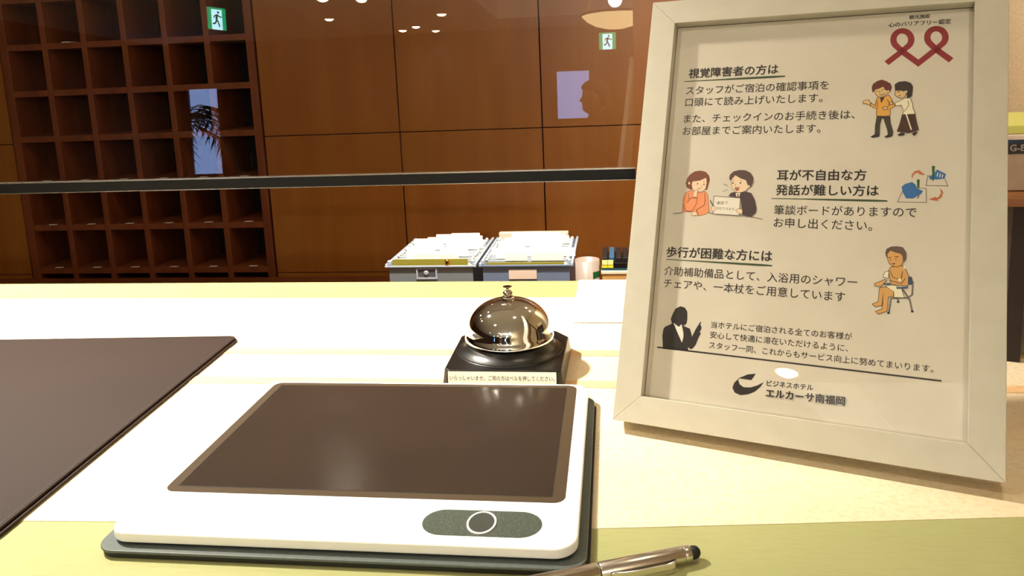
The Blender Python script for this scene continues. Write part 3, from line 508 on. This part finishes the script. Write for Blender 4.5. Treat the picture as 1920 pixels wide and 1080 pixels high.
["underline",None,[["f","dkgreen",[[98.87,169.7],[106.81,169.76],[114.65,169.85],[122.4,169.97],[130.05,170.1],[137.61,170.23],[145.07,170.35],[152.45,170.43],[159.74,170.49],[166.94,170.5],[174.07,170.28],[174.1,169.35],[166.99,169.05],[159.79,168.99],[152.51,168.97],[145.13,168.98],[137.66,169.02],[130.1,169.08],[122.44,169.13],[114.69,169.17],[106.84,169.18],[98.9,169.16]]]]],
["underline",None,[["f","dkgreen",[[26.62,120.85],[34.62,120.89],[42.52,120.97],[50.32,121.08],[58.03,121.2],[65.65,121.31],[73.18,121.42],[80.62,121.49],[87.98,121.53],[95.25,121.54],[102.46,121.29],[102.52,120.34],[95.35,120.05],[88.08,120.0],[80.72,120.0],[73.28,120.02],[65.74,120.08],[58.11,120.15],[50.39,120.22],[42.58,120.27],[34.67,120.3],[26.67,120.29]]]]]]
def stroke(pts, w, bm, z, mi):
    P = [Vector((x, y)) for x, y in pts]; L = []; closed = (P[0]-P[-1]).length < 1e-4
    if closed: P = P[:-1]
    n = len(P)
    for i, p in enumerate(P):
        a = P[i-1] if (i or closed) else None; b = P[(i+1) % n] if (i < n-1 or closed) else None
        da = (p-a).normalized() if a is not None else None; db = (b-p).normalized() if b is not None else None
        if da is None: nv = Vector((-db.y, db.x)); k = 1
        elif db is None: nv = Vector((-da.y, da.x)); k = 1
        else:
            na = Vector((-da.y, da.x)); nb = Vector((-db.y, db.x)); nv = na+nb
            nv = nv.normalized() if nv.length > 1e-3 else na
            k = 1/max(.45, nv.dot(na))
        L.append((bm.verts.new((p.x+nv.x*w/2*k, p.y+nv.y*w/2*k, z)), bm.verts.new((p.x-nv.x*w/2*k, p.y-nv.y*w/2*k, z))))
    for i in range(n if closed else n-1):
        a, b = L[i], L[(i+1) % n]
        try: bm.faces.new((a[0], b[0], b[1], a[1])).material_index = mi
        except ValueError: pass
def flat(name, layers, parent, z0):
    bm = bmesh.new(); cols = []; z = z0
    for l in layers:
        if l[1] not in cols: cols.append(l[1])
        mi = cols.index(l[1]); pts = [(x/1000, y/1000) for x, y in l[2]]
        if l[0] == 'f':
            vs = [bm.verts.new((x, y, z)) for x, y in pts]
            f = bm.faces.new(vs); f.normal_update(); f.material_index = mi
            if f.normal.z < 0: f.normal_flip()
        else: stroke(pts, l[3]/1000, bm, z, mi)
        z += 0.000012
    me = bpy.data.meshes.new(name); bm.to_mesh(me); bm.free()
    for c in cols: me.materials.append(mat('print_'+c, PAL[c], .6))
    o = bpy.data.objects.new(name, me); COL.objects.link(o); o.parent = parent; return o
for nm, lb, ly in ART:
    o = flat(nm, ly, sheet, -.00892)
    if lb: o['label'] = lb
TXT = [["視覚障害者の方は", 31.63, 263.45, 98.1, 264.15, 1],
["スタッフがご宿泊の確認事項を", 30.66, 249.87, 133.47, 250.72, 0],
["口頭にて読み上げいたします。", 30.96, 240.31, 129.81, 241.17, 0],
["また、チェックインのお手続き後は、", 30.9, 227.02, 151.53, 228.25, 0],
["お部屋までご案内いたします。", 30.73, 217.2, 129.46, 218.29, 0],
["耳が不自由な方", 101.95, 182.76, 160.35, 183.85, 1],
["発話が難しい方は", 101.89, 171.87, 168.43, 172.99, 1],
["筆談ボードがありますので", 101.37, 157.7, 191.73, 159.15, 0],
["お申し出ください。", 101.69, 148.47, 165.32, 148.81, 0],
["歩行が困難な方には", 26.49, 122.38, 102.03, 123.63, 1],
["介助補助備品として、入浴用のシャワー", 25.89, 108.58, 157.48, 109.82, 0],
["チェアや、一本杖をご用意しています", 26.38, 99.39, 150.43, 99.43, 0],
["当ホテルにご宿泊される全てのお客様が", 63.28, 73.34, 155.88, 74.55, 0],
["安心して快適に滞在いただけるように、", 63.07, 66.08, 153.73, 66.57, 0],
["スタッフ一同、これからもサービス向上に努めてまいります。", 63.02, 58.79, 203.63, 59.21, 0],
["ビジネスホテル", 103.72, 37.94, 133.41, 38.73, 1],
["エルカーサ南福岡", 103.65, 30.39, 153.21, 31.62, 2],
["観光施設", 183.77, 300.67, 196.62, 300.72, 1],
["心のバリアフリー認定", 171.03, 295.68, 209.35, 295.55, 1],
["筆談で", 60.71, 163.5, 68.83, 164.01, 2],
["対応できます。", 60.55, 159.91, 74.64, 159.53, 2]]
MI = mat('print_ink', PAL['ink'], .6)
for s, u0, v0, u1, v1, b in TXT:
    bm = text_bm(s, (u1-u0)/1000, bold=(0.004, 0.022, 0.034)[b])
    hh = max(v.co.y for v in bm.verts); sh = (v1-v0)/(u1-u0)
    if len(s) == 9 and s.endswith('ください。') or s.endswith('。') or s.endswith('、'): pass
    for v in bm.verts: v.co = Vector((u0/1000+v.co.x, v0/1000+v.co.y+v.co.x*sh, v.co.z+(-.00886 if b < 2 else -.00855)))
    link('printed_text', bm, MI, sheet)

# ------------------------------------------------------------ hanging-file boxes
def file_box(x0, x1, name_l, m, y0=2.75, y1=3.20, plate='knob'):
    z0, z1 = WT, -0.446
    t = empty('file_box', name_l, 'file box', loc=((x0+x1)/2, (y0+y1)/2, z0+0.0005))
    cx, cy = (x0+x1)/2, (y0+y1)/2; w = (x1-x0)/2; dpt = (y1-y0)/2; hh = z1-z0
    wb_ = w-.014; 
    bm = bmesh.new(); O_ = []
    link('front_panel', bx(-wb_, wb_, -dpt, -dpt+.004, 0, hh-.004), m, t, bevel=.001)
    link('rear_panel', bx(-wb_, wb_, dpt-.004, dpt, 0, hh-.004), m, t)
    for s in (-1, 1):
        a, b = sorted((s*wb_, s*(wb_-.004))); link('side_panel', bx(a, b, -dpt+.004, dpt-.004, 0, hh-.004), m, t)
        a, b = sorted((s*w, s*(w-.010))); link('hanging_rail', bx(a, b, -dpt-.002, dpt, hh-.010, hh+.006), M_rim, t, bevel=.002)
        link('corner_peg', lathe([(0, 0), (.008, 0), (.008, .012), (.005, .016), (0, .017)], 12), M_rim, t, loc=(s*(w-.014), -dpt+.010, hh+.002))
    link('base_panel', bx(-wb_, wb_, -dpt+.004, dpt-.004, 0, .004), m, t)
    link('front_lip', bx(-w, w, -dpt-.008, -dpt, hh-.006, hh), M_rim if plate == 'knob' else m, t, bevel=.001)
    if plate == 'knob':
        h_ = link('label_holder', ringprism([(-.040, -.042), (.040, -.042), (.040, .0), (-.040, .0)], [(-.034, -.036), (.034, -.036), (.034, -.004), (-.034, -.004)], 0, .004), M_rim, t, smooth=False)
        h_.matrix_local = Matrix.Translation((-.015, -dpt-.0003, hh-.010)) @ Matrix.Rotation(PI/2, 4, 'X')
        c = link('holder_backing', bx(-.035, .035, -.037, -.003, 0, .001), mat('holder_dark', (84, 84, 90), .5), h_)
        c = link('round_button', lathe([(0, 0), (.009, 0), (.009, .003), (.006, .005), (0, .005)], 24), M_rim, h_, loc=(-.002, -.018, .001))
    else:
        c = link('label_card', bx(-.052+.0, .052, -dpt-.003, -dpt-.0003, hh-.055, hh-.018), mat('label_beige', (226, 206, 192), .6), t, loc=(-.012, 0, 0), bevel=.002)
    return t
b1 = file_box(-.867, -.519, 'grey hanging-file box with a round knob in its label holder, left one', M_box1)
b2 = file_box(-.509, -.160, 'blue-grey hanging-file box with a beige label plate, right of the two file boxes', M_box2, plate='card')
def folder_proto():
    t = empty('file_folder')
    w = .145
    link('folder_sheet', bx(-w, w, -.0012, .0012, -.235, 0), M_folder, t)
    link('hanger_bar', bx(-w-.012, w+.012, -.002, .002, -.006, -.001), M_rim, t)
    for s in (-1, 1): link('hanger_hook', lathe([(0, -.005), (.005, -.004), (.006, 0), (.005, .004), (0, .005)], 10), M_folder, t, loc=(s*(w+.006), 0, .003))
    return t
tabs = [bx(0, .085, -.0010, .0010, -.002, .026), bx(0, .12, -.0010, .0010, -.002, .030), bx(0, .07, -.0010, .0010, -.002, .022)]
tabm = []
for q in tabs:
    me = bpy.data.meshes.new('tab'); q.to_mesh(me); q.free(); me.materials.append(M_folder); tabm.append(me)
for bi, (xc, lab, grp) in enumerate(((-.693, 'white tabbed hanging folder in the grey box', 'folders in the left file box'), (-.3345, 'white tabbed hanging folder in the blue-grey box', 'folders in the right file box'))):
    proto = None
    for k in range(13):
        y = 2.797+k*.029+random.uniform(-.003, .003)
        if proto is None:
            proto = folder_proto(); f = proto
        else:
            f = proto.copy(); COL.objects.link(f)
            for c in list(proto.children):
                if c.name.startswith('tab'): continue
                cc = c.copy(); COL.objects.link(cc); cc.parent = f
        f.location = (xc, y, -.437+random.uniform(-.003, .003)); f.rotation_euler = (math.radians(random.uniform(-3.5, -1.5)), 0, 0)
        place = ('frontmost', 'second from the front', 'third from the front', 'fourth from the front', 'fifth from the front', 'sixth from the front', 'middle seventh',
                 'sixth from the back', 'fifth from the back', 'fourth from the back', 'third from the back', 'second from the back', 'rearmost')[k]
        tag(f, lab+', '+place, 'folder', grp)
        nt_ = 2 if k < 12 else 2
        for q in range(nt_):
            me = random.choice(tabm); tbo = bpy.data.objects.new('tab', me); COL.objects.link(tbo); tbo.parent = f
            tbo.location = (random.uniform(-.145, -.06) if q == 0 else random.uniform(-.01, .06), -.0026-.0004*q, 0)
    # the front hanging folder
    o = link('olive_folder', bx(-.148, .140, -.0015, .0015, -.23, .0 if bi == 0 else -.004), M_foldolive, loc=(xc, 2.763, -.425 if bi == 0 else -.437))
    tag(o, 'olive green folder at the front of the %s' % ('grey left file box' if bi == 0 else 'blue-grey right file box'), 'folder')
clip = link('binder_clip', lathe([(0, 0), (.008, .001), (.010, .006), (.007, .011), (.009, .016), (.006, .022), (0, .023)], 14), M_brass, loc=(-.628, 2.750, -.4455), smooth=True)
tag(clip, 'small brass binder clip on the front of the left file box', 'clip')
o = link('white_binder', bx(-.505, -.205, 3.235, 3.265, WT+.0005, -.428), mat('binder_milky', (232, 212, 192), .4), bevel=.004)
tag(o, 'milky white binder standing behind the right file box', 'binder')

# ------------------------------------------------------------ pots and boxes right of the file boxes
cup = empty('pen_cup', 'milky translucent plastic cup with a green band, right of the file boxes', 'cup', loc=(-.109, 2.76, WT+.0005))
hc = -.431-WT
m_cup = mat('cup_milky', (158, 142, 134), .35)
link('cup_body', lathe([(0, 0), (.040, 0), (.044, .01), (.0445, hc), (.0425, hc), (.042, .012), (0, .012)], 40), m_cup, cup, smooth=True)
bm = bmesh.new(); rr = .0452; pr = []
a0, a1 = math.radians(-62), math.radians(-5)
for i in range(11):
    a = a0+(a1-a0)*i/10; pr.append([bm.verts.new((r*math.cos(a), r*math.sin(a), hc+z)) for r, z in ((rr, -.062), (rr, -.038), (.0447, -.038), (.0447, -.062))])
for a, b in zip(pr, pr[1:]):
    for k in range(4): bm.faces.new((a[k], b[k], b[(k+1) % 4], a[(k+1) % 4]))
link('green_tape', bm, mat('tape_green', (10, 110, 60), .4), cup)
wbx = empty('wooden_box', 'pale wooden box under the black organizer, right of the cup', 'box', loc=(.01, 2.80, WT+.0005))
hb = -.470-WT
link('box_body', bx(-.066, .075, -.06, .12, 0, hb-.012), mottle(mat('pine', (214, 168, 100), .6), (190, 140, 76), (4, 4, 60), .7), wbx, bevel=.002)
link('box_lid', bx(-.069, .078, -.063, .123, hb-.011, hb), mat('lid_cream', (244, 232, 206), .5), wbx, bevel=.001)
og = empty('desk_organizer', 'black ribbed desktop organizer with yellow sticky notes on the wooden box', 'organizer', loc=(.015, 2.80, -.469))
link('organizer_base', bx(-.072, .078, -.055, .125, 0, .008), mat('blue_teal', (30, 70, 84), .5), og)
link('organizer_tray', bx(-.072, .078, -.053, .125, .0085, .028), M_black, og, bevel=.002)
for k in range(6):
    x = -.070+k*.025
    link('divider_rib', bx(x, x+.019, -.045, .12, .028, .045 if k != 1 else .047), mat('rib_black', (30, 30, 34), .4) if k != 1 else mat('rib_blue', (50, 96, 130), .4), og, bevel=.002)
for k in range(2): 
    o = link('sticky_note', bx(0, .0195, 0, .0010, 0, .026), mat('note_yellow', (240, 228, 40), .7), og, loc=(-.0705+k*.0205, -.0556, .010))
    link('note_top', bx(0, .0195, 0, .0008, .016, .0335), mat('note_pale', (252, 244, 170), .7), og, loc=(-.0705+k*.0205, -.0567, .006))
wp = link('white_tube', lathe([(0, 0), (.011, 0), (.011, .255), (.009, .262), (.004, .265), (0, .265)], 20), mat('tube_white', (238, 218, 196), .4), loc=(.045, 2.70, WT+.0005), smooth=True)
tag(wp, 'white round-topped tube standing in front of the wooden box', 'tube')

# ------------------------------------------------------------ dark rack and papers at the right end
rk = empty('desk_rack', 'dark wooden desktop rack on the counter behind the picture frame', 'rack', loc=(0.322, 0.672, 0.0008), rot=math.radians(-19))
link('side_board', bx(0, .012, 0, .20, 0, .132), mat('rack_dark', (34, 20, 14), .7), rk)
link('side_board', bx(.33, .342, 0, .20, 0, .132), mat('rack_dark'), rk)
link('back_board', bx(.012, .33, .19, .20, 0, .132), mat('rack_dark'), rk)
link('top_board', bx(-.03, .37, -.005, .21, .133, .1405), mottle(mat('rack_top', (150, 96, 50), .5), (110, 64, 30), (5, 30, 30), .8), rk, bevel=.001)
bm = bmesh.new()
gf = link('green_folder', bx(-.002, .002, 0, .15, 0, .138), mat('folder_green', (24, 66, 50), .5)); MR = Matrix.Translation((0.322, 0.672, 0.0010)) @ Matrix.Rotation(math.radians(-19), 4, 'Z')
gf.matrix_world = MR @ Matrix.Translation((.098, .02, .001)) @ Matrix.Rotation(math.radians(-33), 4, 'Y')
tag(gf, 'dark green folder leaning inside the dark rack', 'folder')
fbx = empty('document_box', 'grey document box with a dark label strip on the rack beside the picture frame', 'box', loc=(.3225, .700, .1418), rot=math.radians(-3))
link('box_body', bx(0, .24, 0, .16, 0, .0315), mottle(mat('docbox', (196, 176, 154), .7), (176, 156, 134), (60, 60, 60), .7), fbx, bevel=.001)
lb = link('label_strip', bx(.0005, .12, -.0006, 0, .0318, .0405), mat('label_dark', (40, 38, 42), .5), fbx)
link('box_lid', bx(0, .24, 0, .16, .0316, .0425), mat('lid_blue', (32, 62, 96), .5), fbx)
tbm = text_bm('G-B', .0118, bold=.03)
for v in tbm.verts: v.co = Vector((v.co.x+.0068, -.0008, v.co.y+.0340))
link('printed_text', tbm, mat('label_print', (214, 206, 200), .5), lb)
o = link('paper_stack', bx(0, .22, 0, .15, 0, .0050), mat('papers_pinkish', (246, 226, 214), .7), loc=(.324, .702, .1845), bevel=.001); o.rotation_euler = (0, 0, math.radians(-4))
tag(o, 'white and pink papers stacked on the document box', 'papers')
o = link('lime_folder', bx(0, .22, 0, .15, 0, .0075), mat('folder_lime', (222, 222, 120), .6), loc=(.322, .703, .1897), bevel=.001); o.rotation_euler = (0, 0, math.radians(-3))
tag(o, 'pale lime green folder on top of the papers', 'folder')

# ------------------------------------------------------------ ceiling downlights
ring_me = lens_me = None
def downlight(x, y, watts, label, grp, ang=120, aim=None, r=0.045):
    global ring_me, lens_me
    t = empty('ceiling_downlight', label, 'light', grp, loc=(x, y, CEIL))
    if ring_me is None:
        a = link('trim_ring', lathe([(.062, -.001), (.072, -.001), (.072, -.006), (.060, -.008), (.055, -.002)], 32, close=True), M_trimring, t, smooth=True); ring_me = a.data
        b = link('lamp_lens', lathe([(0, -.002), (.054, -.002), (.050, -.009), (.036, -.019), (.018, -.025), (0, -.027)], 32), M_lamp, t); lens_me = b.data
    else:
        for n_, me in (('trim_ring', ring_me), ('lamp_lens', lens_me)):
            o = bpy.data.objects.new(n_, me); COL.objects.link(o); o.parent = t
    li = bpy.data.lights.new('downlight', 'SPOT'); li.energy = watts; li.color = WARM; li.spot_size = math.radians(ang); li.spot_blend = 0.8; li.shadow_soft_size = r
    lo = bpy.data.objects.new('lamp', li); COL.objects.link(lo); lo.parent = t; lo.location = (0, 0, -.05)
    if aim: lo.rotation_euler = (Vector(aim)-Vector((x, y, CEIL))).to_track_quat('-Z', 'Y').to_euler()
    return t
for (x, y, w, a, aim), wh in zip(COUNTER_LIGHTS, ('above the left half of the counter, brightest of all', 'just in front of the counter', 'above the picture frame', 'beside the plaster wall', 'far left above the counter end')):
    downlight(x, y, w, 'recessed round ceiling downlight '+wh, 'downlights above the counter', a, aim)
for (x, y, w, a, aim), wh in zip(OFFICE_LIGHTS, ('over the two file boxes', 'before the pigeonhole cabinet', 'over the right end of the staff worktop')):
    downlight(x, y, w, 'recessed round ceiling downlight '+wh, 'downlights behind the counter', a, aim)
for x, y, w in LOBBY_LIGHTS: downlight(x, y, w, 'recessed round downlight in the lobby ceiling', 'downlights in the lobby', 130)

# ------------------------------------------------------------ pendant bowl lamp in the lobby
pl = empty('pendant_lamp', 'glass bowl pendant lamp hanging in the lobby, mirrored in the clear screen', 'lamp', loc=(0.02, -4.0, 0.90))
link('bowl', lathe([(0, 0), (.08, .006), (.16, .028), (.22, .062), (.262, .105), (.256, .107), (.21, .068), (.15, .036), (.07, .014), (0, .008)], 48),
     mat('bowl_glass', (236, 220, 180), .4, emit=(255, 222, 160), estr=6.0), pl, smooth=True)
link('bowl_rim', lathe([(.262, .103), (.275, .103), (.275, .120), (.262, .120)], 48, close=True), mat('rim_bronze', (90, 60, 30), .4, metal=1), pl, smooth=True)
link('bulb', lathe([(0, .03), (.03, .04), (.04, .07), (.03, .105), (0, .115)], 20), mat('bulb_glow', (255, 240, 210), .4, emit=(255, 232, 190), estr=70), pl, smooth=True)
for k in range(3):
    a = 2*PI*k/3+.5; link('suspension_rod', tube(bmesh.new(), [(.268*math.cos(a), .268*math.sin(a), .115), (0, 0, .62)], .004, 6), mat('rim_bronze'), pl)
link('stem', tube(bmesh.new(), [(0, 0, .61), (0, 0, CEIL+.4-.90-.021)], .008, 8), mat('rim_bronze'), pl)
link('canopy', lathe([(0, 0), (.06, 0), (.06, .02), (0, .02)], 24), mat('rim_bronze'), pl, loc=(0, 0, CEIL+.4-.90-.0205))
li = bpy.data.lights.new('pendant', 'POINT'); li.energy = 150; li.color = WARM; li.shadow_soft_size = .05
lo = bpy.data.objects.new('lamp', li); COL.objects.link(lo); lo.parent = pl; lo.location = (0, 0, .22)

# ------------------------------------------------------------ exit signs
def exit_sign(loc, rotz, w, h, label):
    t = empty('exit_sign', label, 'sign', loc=loc, rot=rotz)
    link('sign_box', bx(-w/2-.006, w/2+.006, -.03, 0, -h/2-.006, h/2+.006), mat('sign_case', (210, 210, 205), .5), t, bevel=.002)
    link('sign_face', bx(-w/2, w/2, 0.0002, .002, -h/2, h/2), mat('sign_green', (10, 130, 90), .4, emit=(20, 190, 120), estr=6.0), t)
    link('doorway_picture', bx(-w*.29, w*.29, .002, .003, -h/2, h*.42), mat('sign_white', (220, 250, 250), .4, emit=(190, 245, 255), estr=11.0), t)
    bm = bmesh.new(); g = mat('sign_man', (0, 70, 60), .5, emit=(0, 110, 90), estr=2.0)
    # running figure, facing -x side as seen in the mirror
    def seg(pts, r):
        pts = [(x*w, .0036, y*h) for x, y in pts]
        for a, b in zip(pts, pts[1:]):
            a, b = Vector(a), Vector(b); dd = (b-a).normalized(); nn = Vector((-dd.z, 0, dd.x))*r*w
            vs = [bm.verts.new(p) for p in (a+nn, b+nn, b-nn, a-nn)]; vs2 = [bm.verts.new(v.co+Vector((0, .0006, 0))) for v in vs]
            bm.faces.new(vs); bm.faces.new(vs2[::-1])
            for i in range(4): bm.faces.new((vs[i], vs[(i+1) % 4], vs2[(i+1) % 4], vs2[i]))
    hd = [bm.verts.new(((.08+.055*math.cos(2*PI*i/16))*w, .004, (.29+.055*math.sin(2*PI*i/16))*h)) for i in range(16)]; bm.faces.new(hd)
    seg([(.03, .20), (-.03, -.03)], .055); seg([(.03, .18), (.15, .10), (.26, .09)], .028); seg([(.02, .17), (-.12, .13), (-.16, .03)], .028)
    seg([(-.02, -.04), (.06, -.16), (.13, -.36)], .035); seg([(-.03, -.04), (-.08, -.20), (-.24, -.24)], .035)
    link('running_figure', bm, g, t)
    return t
exit_sign((-0.078, YW-0.59, 1.275), 0, .225, .225, 'green lit exit sign with a running figure on the end wall of the lobby')
exit_sign((-3.64, -4.7, 1.25), math.radians(-66), .20, .20, 'green lit exit sign hanging from the ceiling at the left of the lobby')
link('sign_hanger', bx(-.006, .006, -.02, -.008, .118, .25), M_alu, [o for o in COL.objects if o.name.startswith('exit_sign')][-1])

# ------------------------------------------------------------ potted palm in the lobby
pm = empty('potted_palm', 'potted palm with long narrow leaves standing before the left lobby window', 'plant', loc=(-4.75, -5.9, FLOOR+.3001))
link('pot', lathe([(0, 0), (.16, 0), (.20, .32), (.21, .33), (.19, .33), (.18, .30), (0, .30)], 32), mat('pot_clay', (96, 62, 44), .6), pm, smooth=True)
link('trunk', tube(bmesh.new(), [(0, 0, .30), (.02, .01, .7), (0, 0, 1.05)], [.035, .028, .02], 10), mat('palm_trunk', (86, 66, 40), .9), pm)
m_leaf = mat('palm_leaf', (28, 60, 26), .45)
for k in range(24):
    a = 2*PI*k/12+random.uniform(-.15, .15); ln_ = random.uniform(.75, 1.0); rise = random.uniform(-.15, .95)
    bm = bmesh.new(); path = []
    for i in range(13):
        s = i/12; path.append(Vector((math.cos(a)*ln_*s, math.sin(a)*ln_*s, 1.0+rise*s-0.95*s*s)))
    tube(bm, path, [.008*(1-.8*i/12) for i in range(13)], 5)
    for i in range(2, 13):
        p = path[i]; dd = (path[i]-path[i-1]).normalized(); sd = dd.cross(Vector((0, 0, 1))).normalized()
        for s_ in (-1, 1):
            L_ = .26*(1-.55*abs(i-6)/7); tip = p+sd*s_*L_*.8+dd*L_*.6-Vector((0, 0, .10)); mid = p+(tip-p)*.45+Vector((0, 0, .02)); wv = dd*.012
            v = [bm.verts.new(q) for q in (p-wv*.4, mid-wv, tip, mid+wv, p+wv*.4)]
            bm.faces.new(v)
    link('palm_frond', bm, m_leaf, pm)

tag(link('plant_stand', bx(-.24, .24, -.24, .24, 0, .2996), M_counterbody, loc=(-4.75, -5.9, FLOOR+.0002), bevel=.01), 'low wooden plinth under the potted palm in the lobby', 'plinth')

# ------------------------------------------------------------ guest standing in the lobby
pp = empty('person', 'person in dark jacket and trousers standing sideways in the lobby', 'person', loc=(-0.118, -2.7, FLOOR), rot=PI)
pp.scale = (.82, .82, .82)
def skin_mesh(name, verts, edges, m, parent, sub=2):
    me = bpy.data.meshes.new(name); me.from_pydata([v[:3] for v in verts], edges, []); o = bpy.data.objects.new(name, me); COL.objects.link(o); o.parent = parent
    me.materials.append(m); sk = o.modifiers.new('skin', 'SKIN'); sk.use_smooth_shade = True
    for v, q in zip(me.skin_vertices[0].data, verts):
        r = q[3]; v.radius = r if isinstance(r, tuple) else (r, r)
    me.skin_vertices[0].data[0].use_root = True
    ss = o.modifiers.new('sub', 'SUBSURF'); ss.levels = sub; ss.render_levels = sub; return o
m_skin = mat('skin_tone', (206, 160, 128), .6); m_suit = mat('jacket_dark', (34, 32, 36), .8); m_trs = mat('trousers_dark', (28, 28, 32), .8); m_hair = mat('hair_black', (22, 18, 16), .7)
# figure faces +x in its own frame
V = [(0, 0, .98, (.105, .15)), (0, 0, 1.12, (.10, .135)), (0, 0, 1.28, (.115, .16)), (-.005, 0, 1.42, (.085, .14)), (-.005, 0, 1.48, (.055, .06))]
E = [(0, 1), (1, 2), (2, 3), (3, 4)]
for s_ in (-1, 1):
    n0 = len(V); V += [(-.01, s_*.19, 1.41, .062), (-.03, s_*.235, 1.14, .050), (.09, s_*.20, .93, .038)]; E += [(3, n0), (n0, n0+1), (n0+1, n0+2)]
skin_mesh('jacket', V, E, m_suit, pp)
V = [(0, 0, .95, (.10, .14))]; E = []
for s_ in (-1, 1):
    n0 = len(V); V += [(0, s_*.09, .88, .092), (.01+.03*s_, s_*.10, .50, .062), (-.02+.05*s_, s_*.10, .10, .048)]; E += [(0, n0), (n0, n0+1), (n0+1, n0+2)]
skin_mesh('trousers', V, E, m_trs, pp)
for s_ in (-1, 1):
    skin_mesh('shoe', [(-.045+.05*s_, s_*.10, .045, .042), (.06+.05*s_, s_*.105, .038, .040), (.15+.05*s_, s_*.11, .030, .028)], [(0, 1), (1, 2)], mat('shoe_black', (16, 14, 14), .35), pp)
    V = [(.085, s_*.20, .945, .026), (.115, s_*.198, .885, .030)]; E = [(0, 1)]
    for k, (dy, L_) in enumerate(((-.027, .060), (-.009, .068), (.009, .064), (.027, .052))):
        n0 = len(V); V += [(.122+.004*k, s_*(.198)+dy*.9, .862, .0095), (.142, s_*.196+dy, .862-L_*.6, .0088), (.140, s_*.194+dy, .862-L_, .0075)]; E += [(1, n0), (n0, n0+1), (n0+1, n0+2)]
    n0 = len(V); V += [(.140, s_*.198-.034, .888, .0105), (.168, s_*.196-.040, .860, .009)]; E += [(1, n0), (n0, n0+1)]
    skin_mesh('hand', V, E, m_skin, pp, 1)
# head in profile: lathe-like rings shaped from front and back outlines
rows = [(1.455, -.050, .045, .050), (1.50, -.052, .048, .052), (1.525, -.056, .085, .056), (1.54, -.070, .098, .060), (1.565, -.084, .098, .068), (1.585, -.092, .101, .072), (1.61, -.098, .106, .074),
        (1.635, -.102, .100, .077), (1.66, -.104, .097, .079), (1.69, -.100, .096, .078), (1.72, -.088, .084, .070), (1.745, -.062, .056, .050), (1.757, -.022, .016, .018)]
bm = bmesh.new(); RR = []
for z, xb, xf, hw in rows:
    c_ = (xb+xf)/2; a_ = (xf-xb)/2; RR.append([bm.verts.new((c_+a_*math.cos(2*PI*i/24), hw*math.sin(2*PI*i/24), z)) for i in range(24)])
for A_, B_ in zip(RR, RR[1:]):
    for i in range(24): bm.faces.new((A_[i], A_[(i+1) % 24], B_[(i+1) % 24], B_[i]))
bm.faces.new(RR[0]); bm.faces.new(RR[-1])
for sx in (.018,):   # nose
    nv = [bm.verts.new(p) for p in ((.092, 0, 1.648), (.098, -.017, 1.597), (.098, .017, 1.597), (.125, 0, 1.603), (.112, 0, 1.625))]
    for f in ((0, 4, 1), (0, 2, 4), (4, 3, 1), (4, 2, 3), (1, 3, 2)): bm.faces.new([nv[i] for i in f])
hd = link('head', bm, m_skin, pp, smooth=True)
for s_ in (-1, 1):
    link('ear', lathe([(0, -.030), (.014, -.022), (.018, 0), (.013, .024), (0, .030)], 12), m_skin, hd, smooth=True, loc=(-.005, s_*.077, 1.622))
    link('eye', lathe([(0, -.008), (.007, -.004), (.009, 0), (.007, .004), (0, .008)], 12), mat('eye_dark', (30, 22, 18), .3), hd, smooth=True, loc=(.0895, s_*.031, 1.642))
link('mouth', bx(.094, .1005, -.022, .022, 1.570, 1.576), mat('lip_tone', (150, 84, 74), .6), hd)
bm = bmesh.new(); RR = []
for z, xb, xf, hw in ((1.56, -.094, -.030, .062), (1.60, -.106, -.022, .080), (1.64, -.112, .000, .086), (1.68, -.113, .070, .088), (1.70, -.110, .106, .086), (1.725, -.100, .100, .080), (1.75, -.075, .072, .060), (1.772, -.022, .018, .020)):
    c_ = (xb+xf)/2; a_ = (xf-xb)/2; RR.append([bm.verts.new((c_+a_*math.cos(2*PI*i/24), hw*math.sin(2*PI*i/24), z)) for i in range(24)])
for A_, B_ in zip(RR, RR[1:]):
    for i in range(24): bm.faces.new((A_[i], A_[(i+1) % 24], B_[(i+1) % 24], B_[i]))
bm.faces.new(RR[0]); bm.faces.new(RR[-1])
link('hair', bm, m_hair, pp, smooth=True)
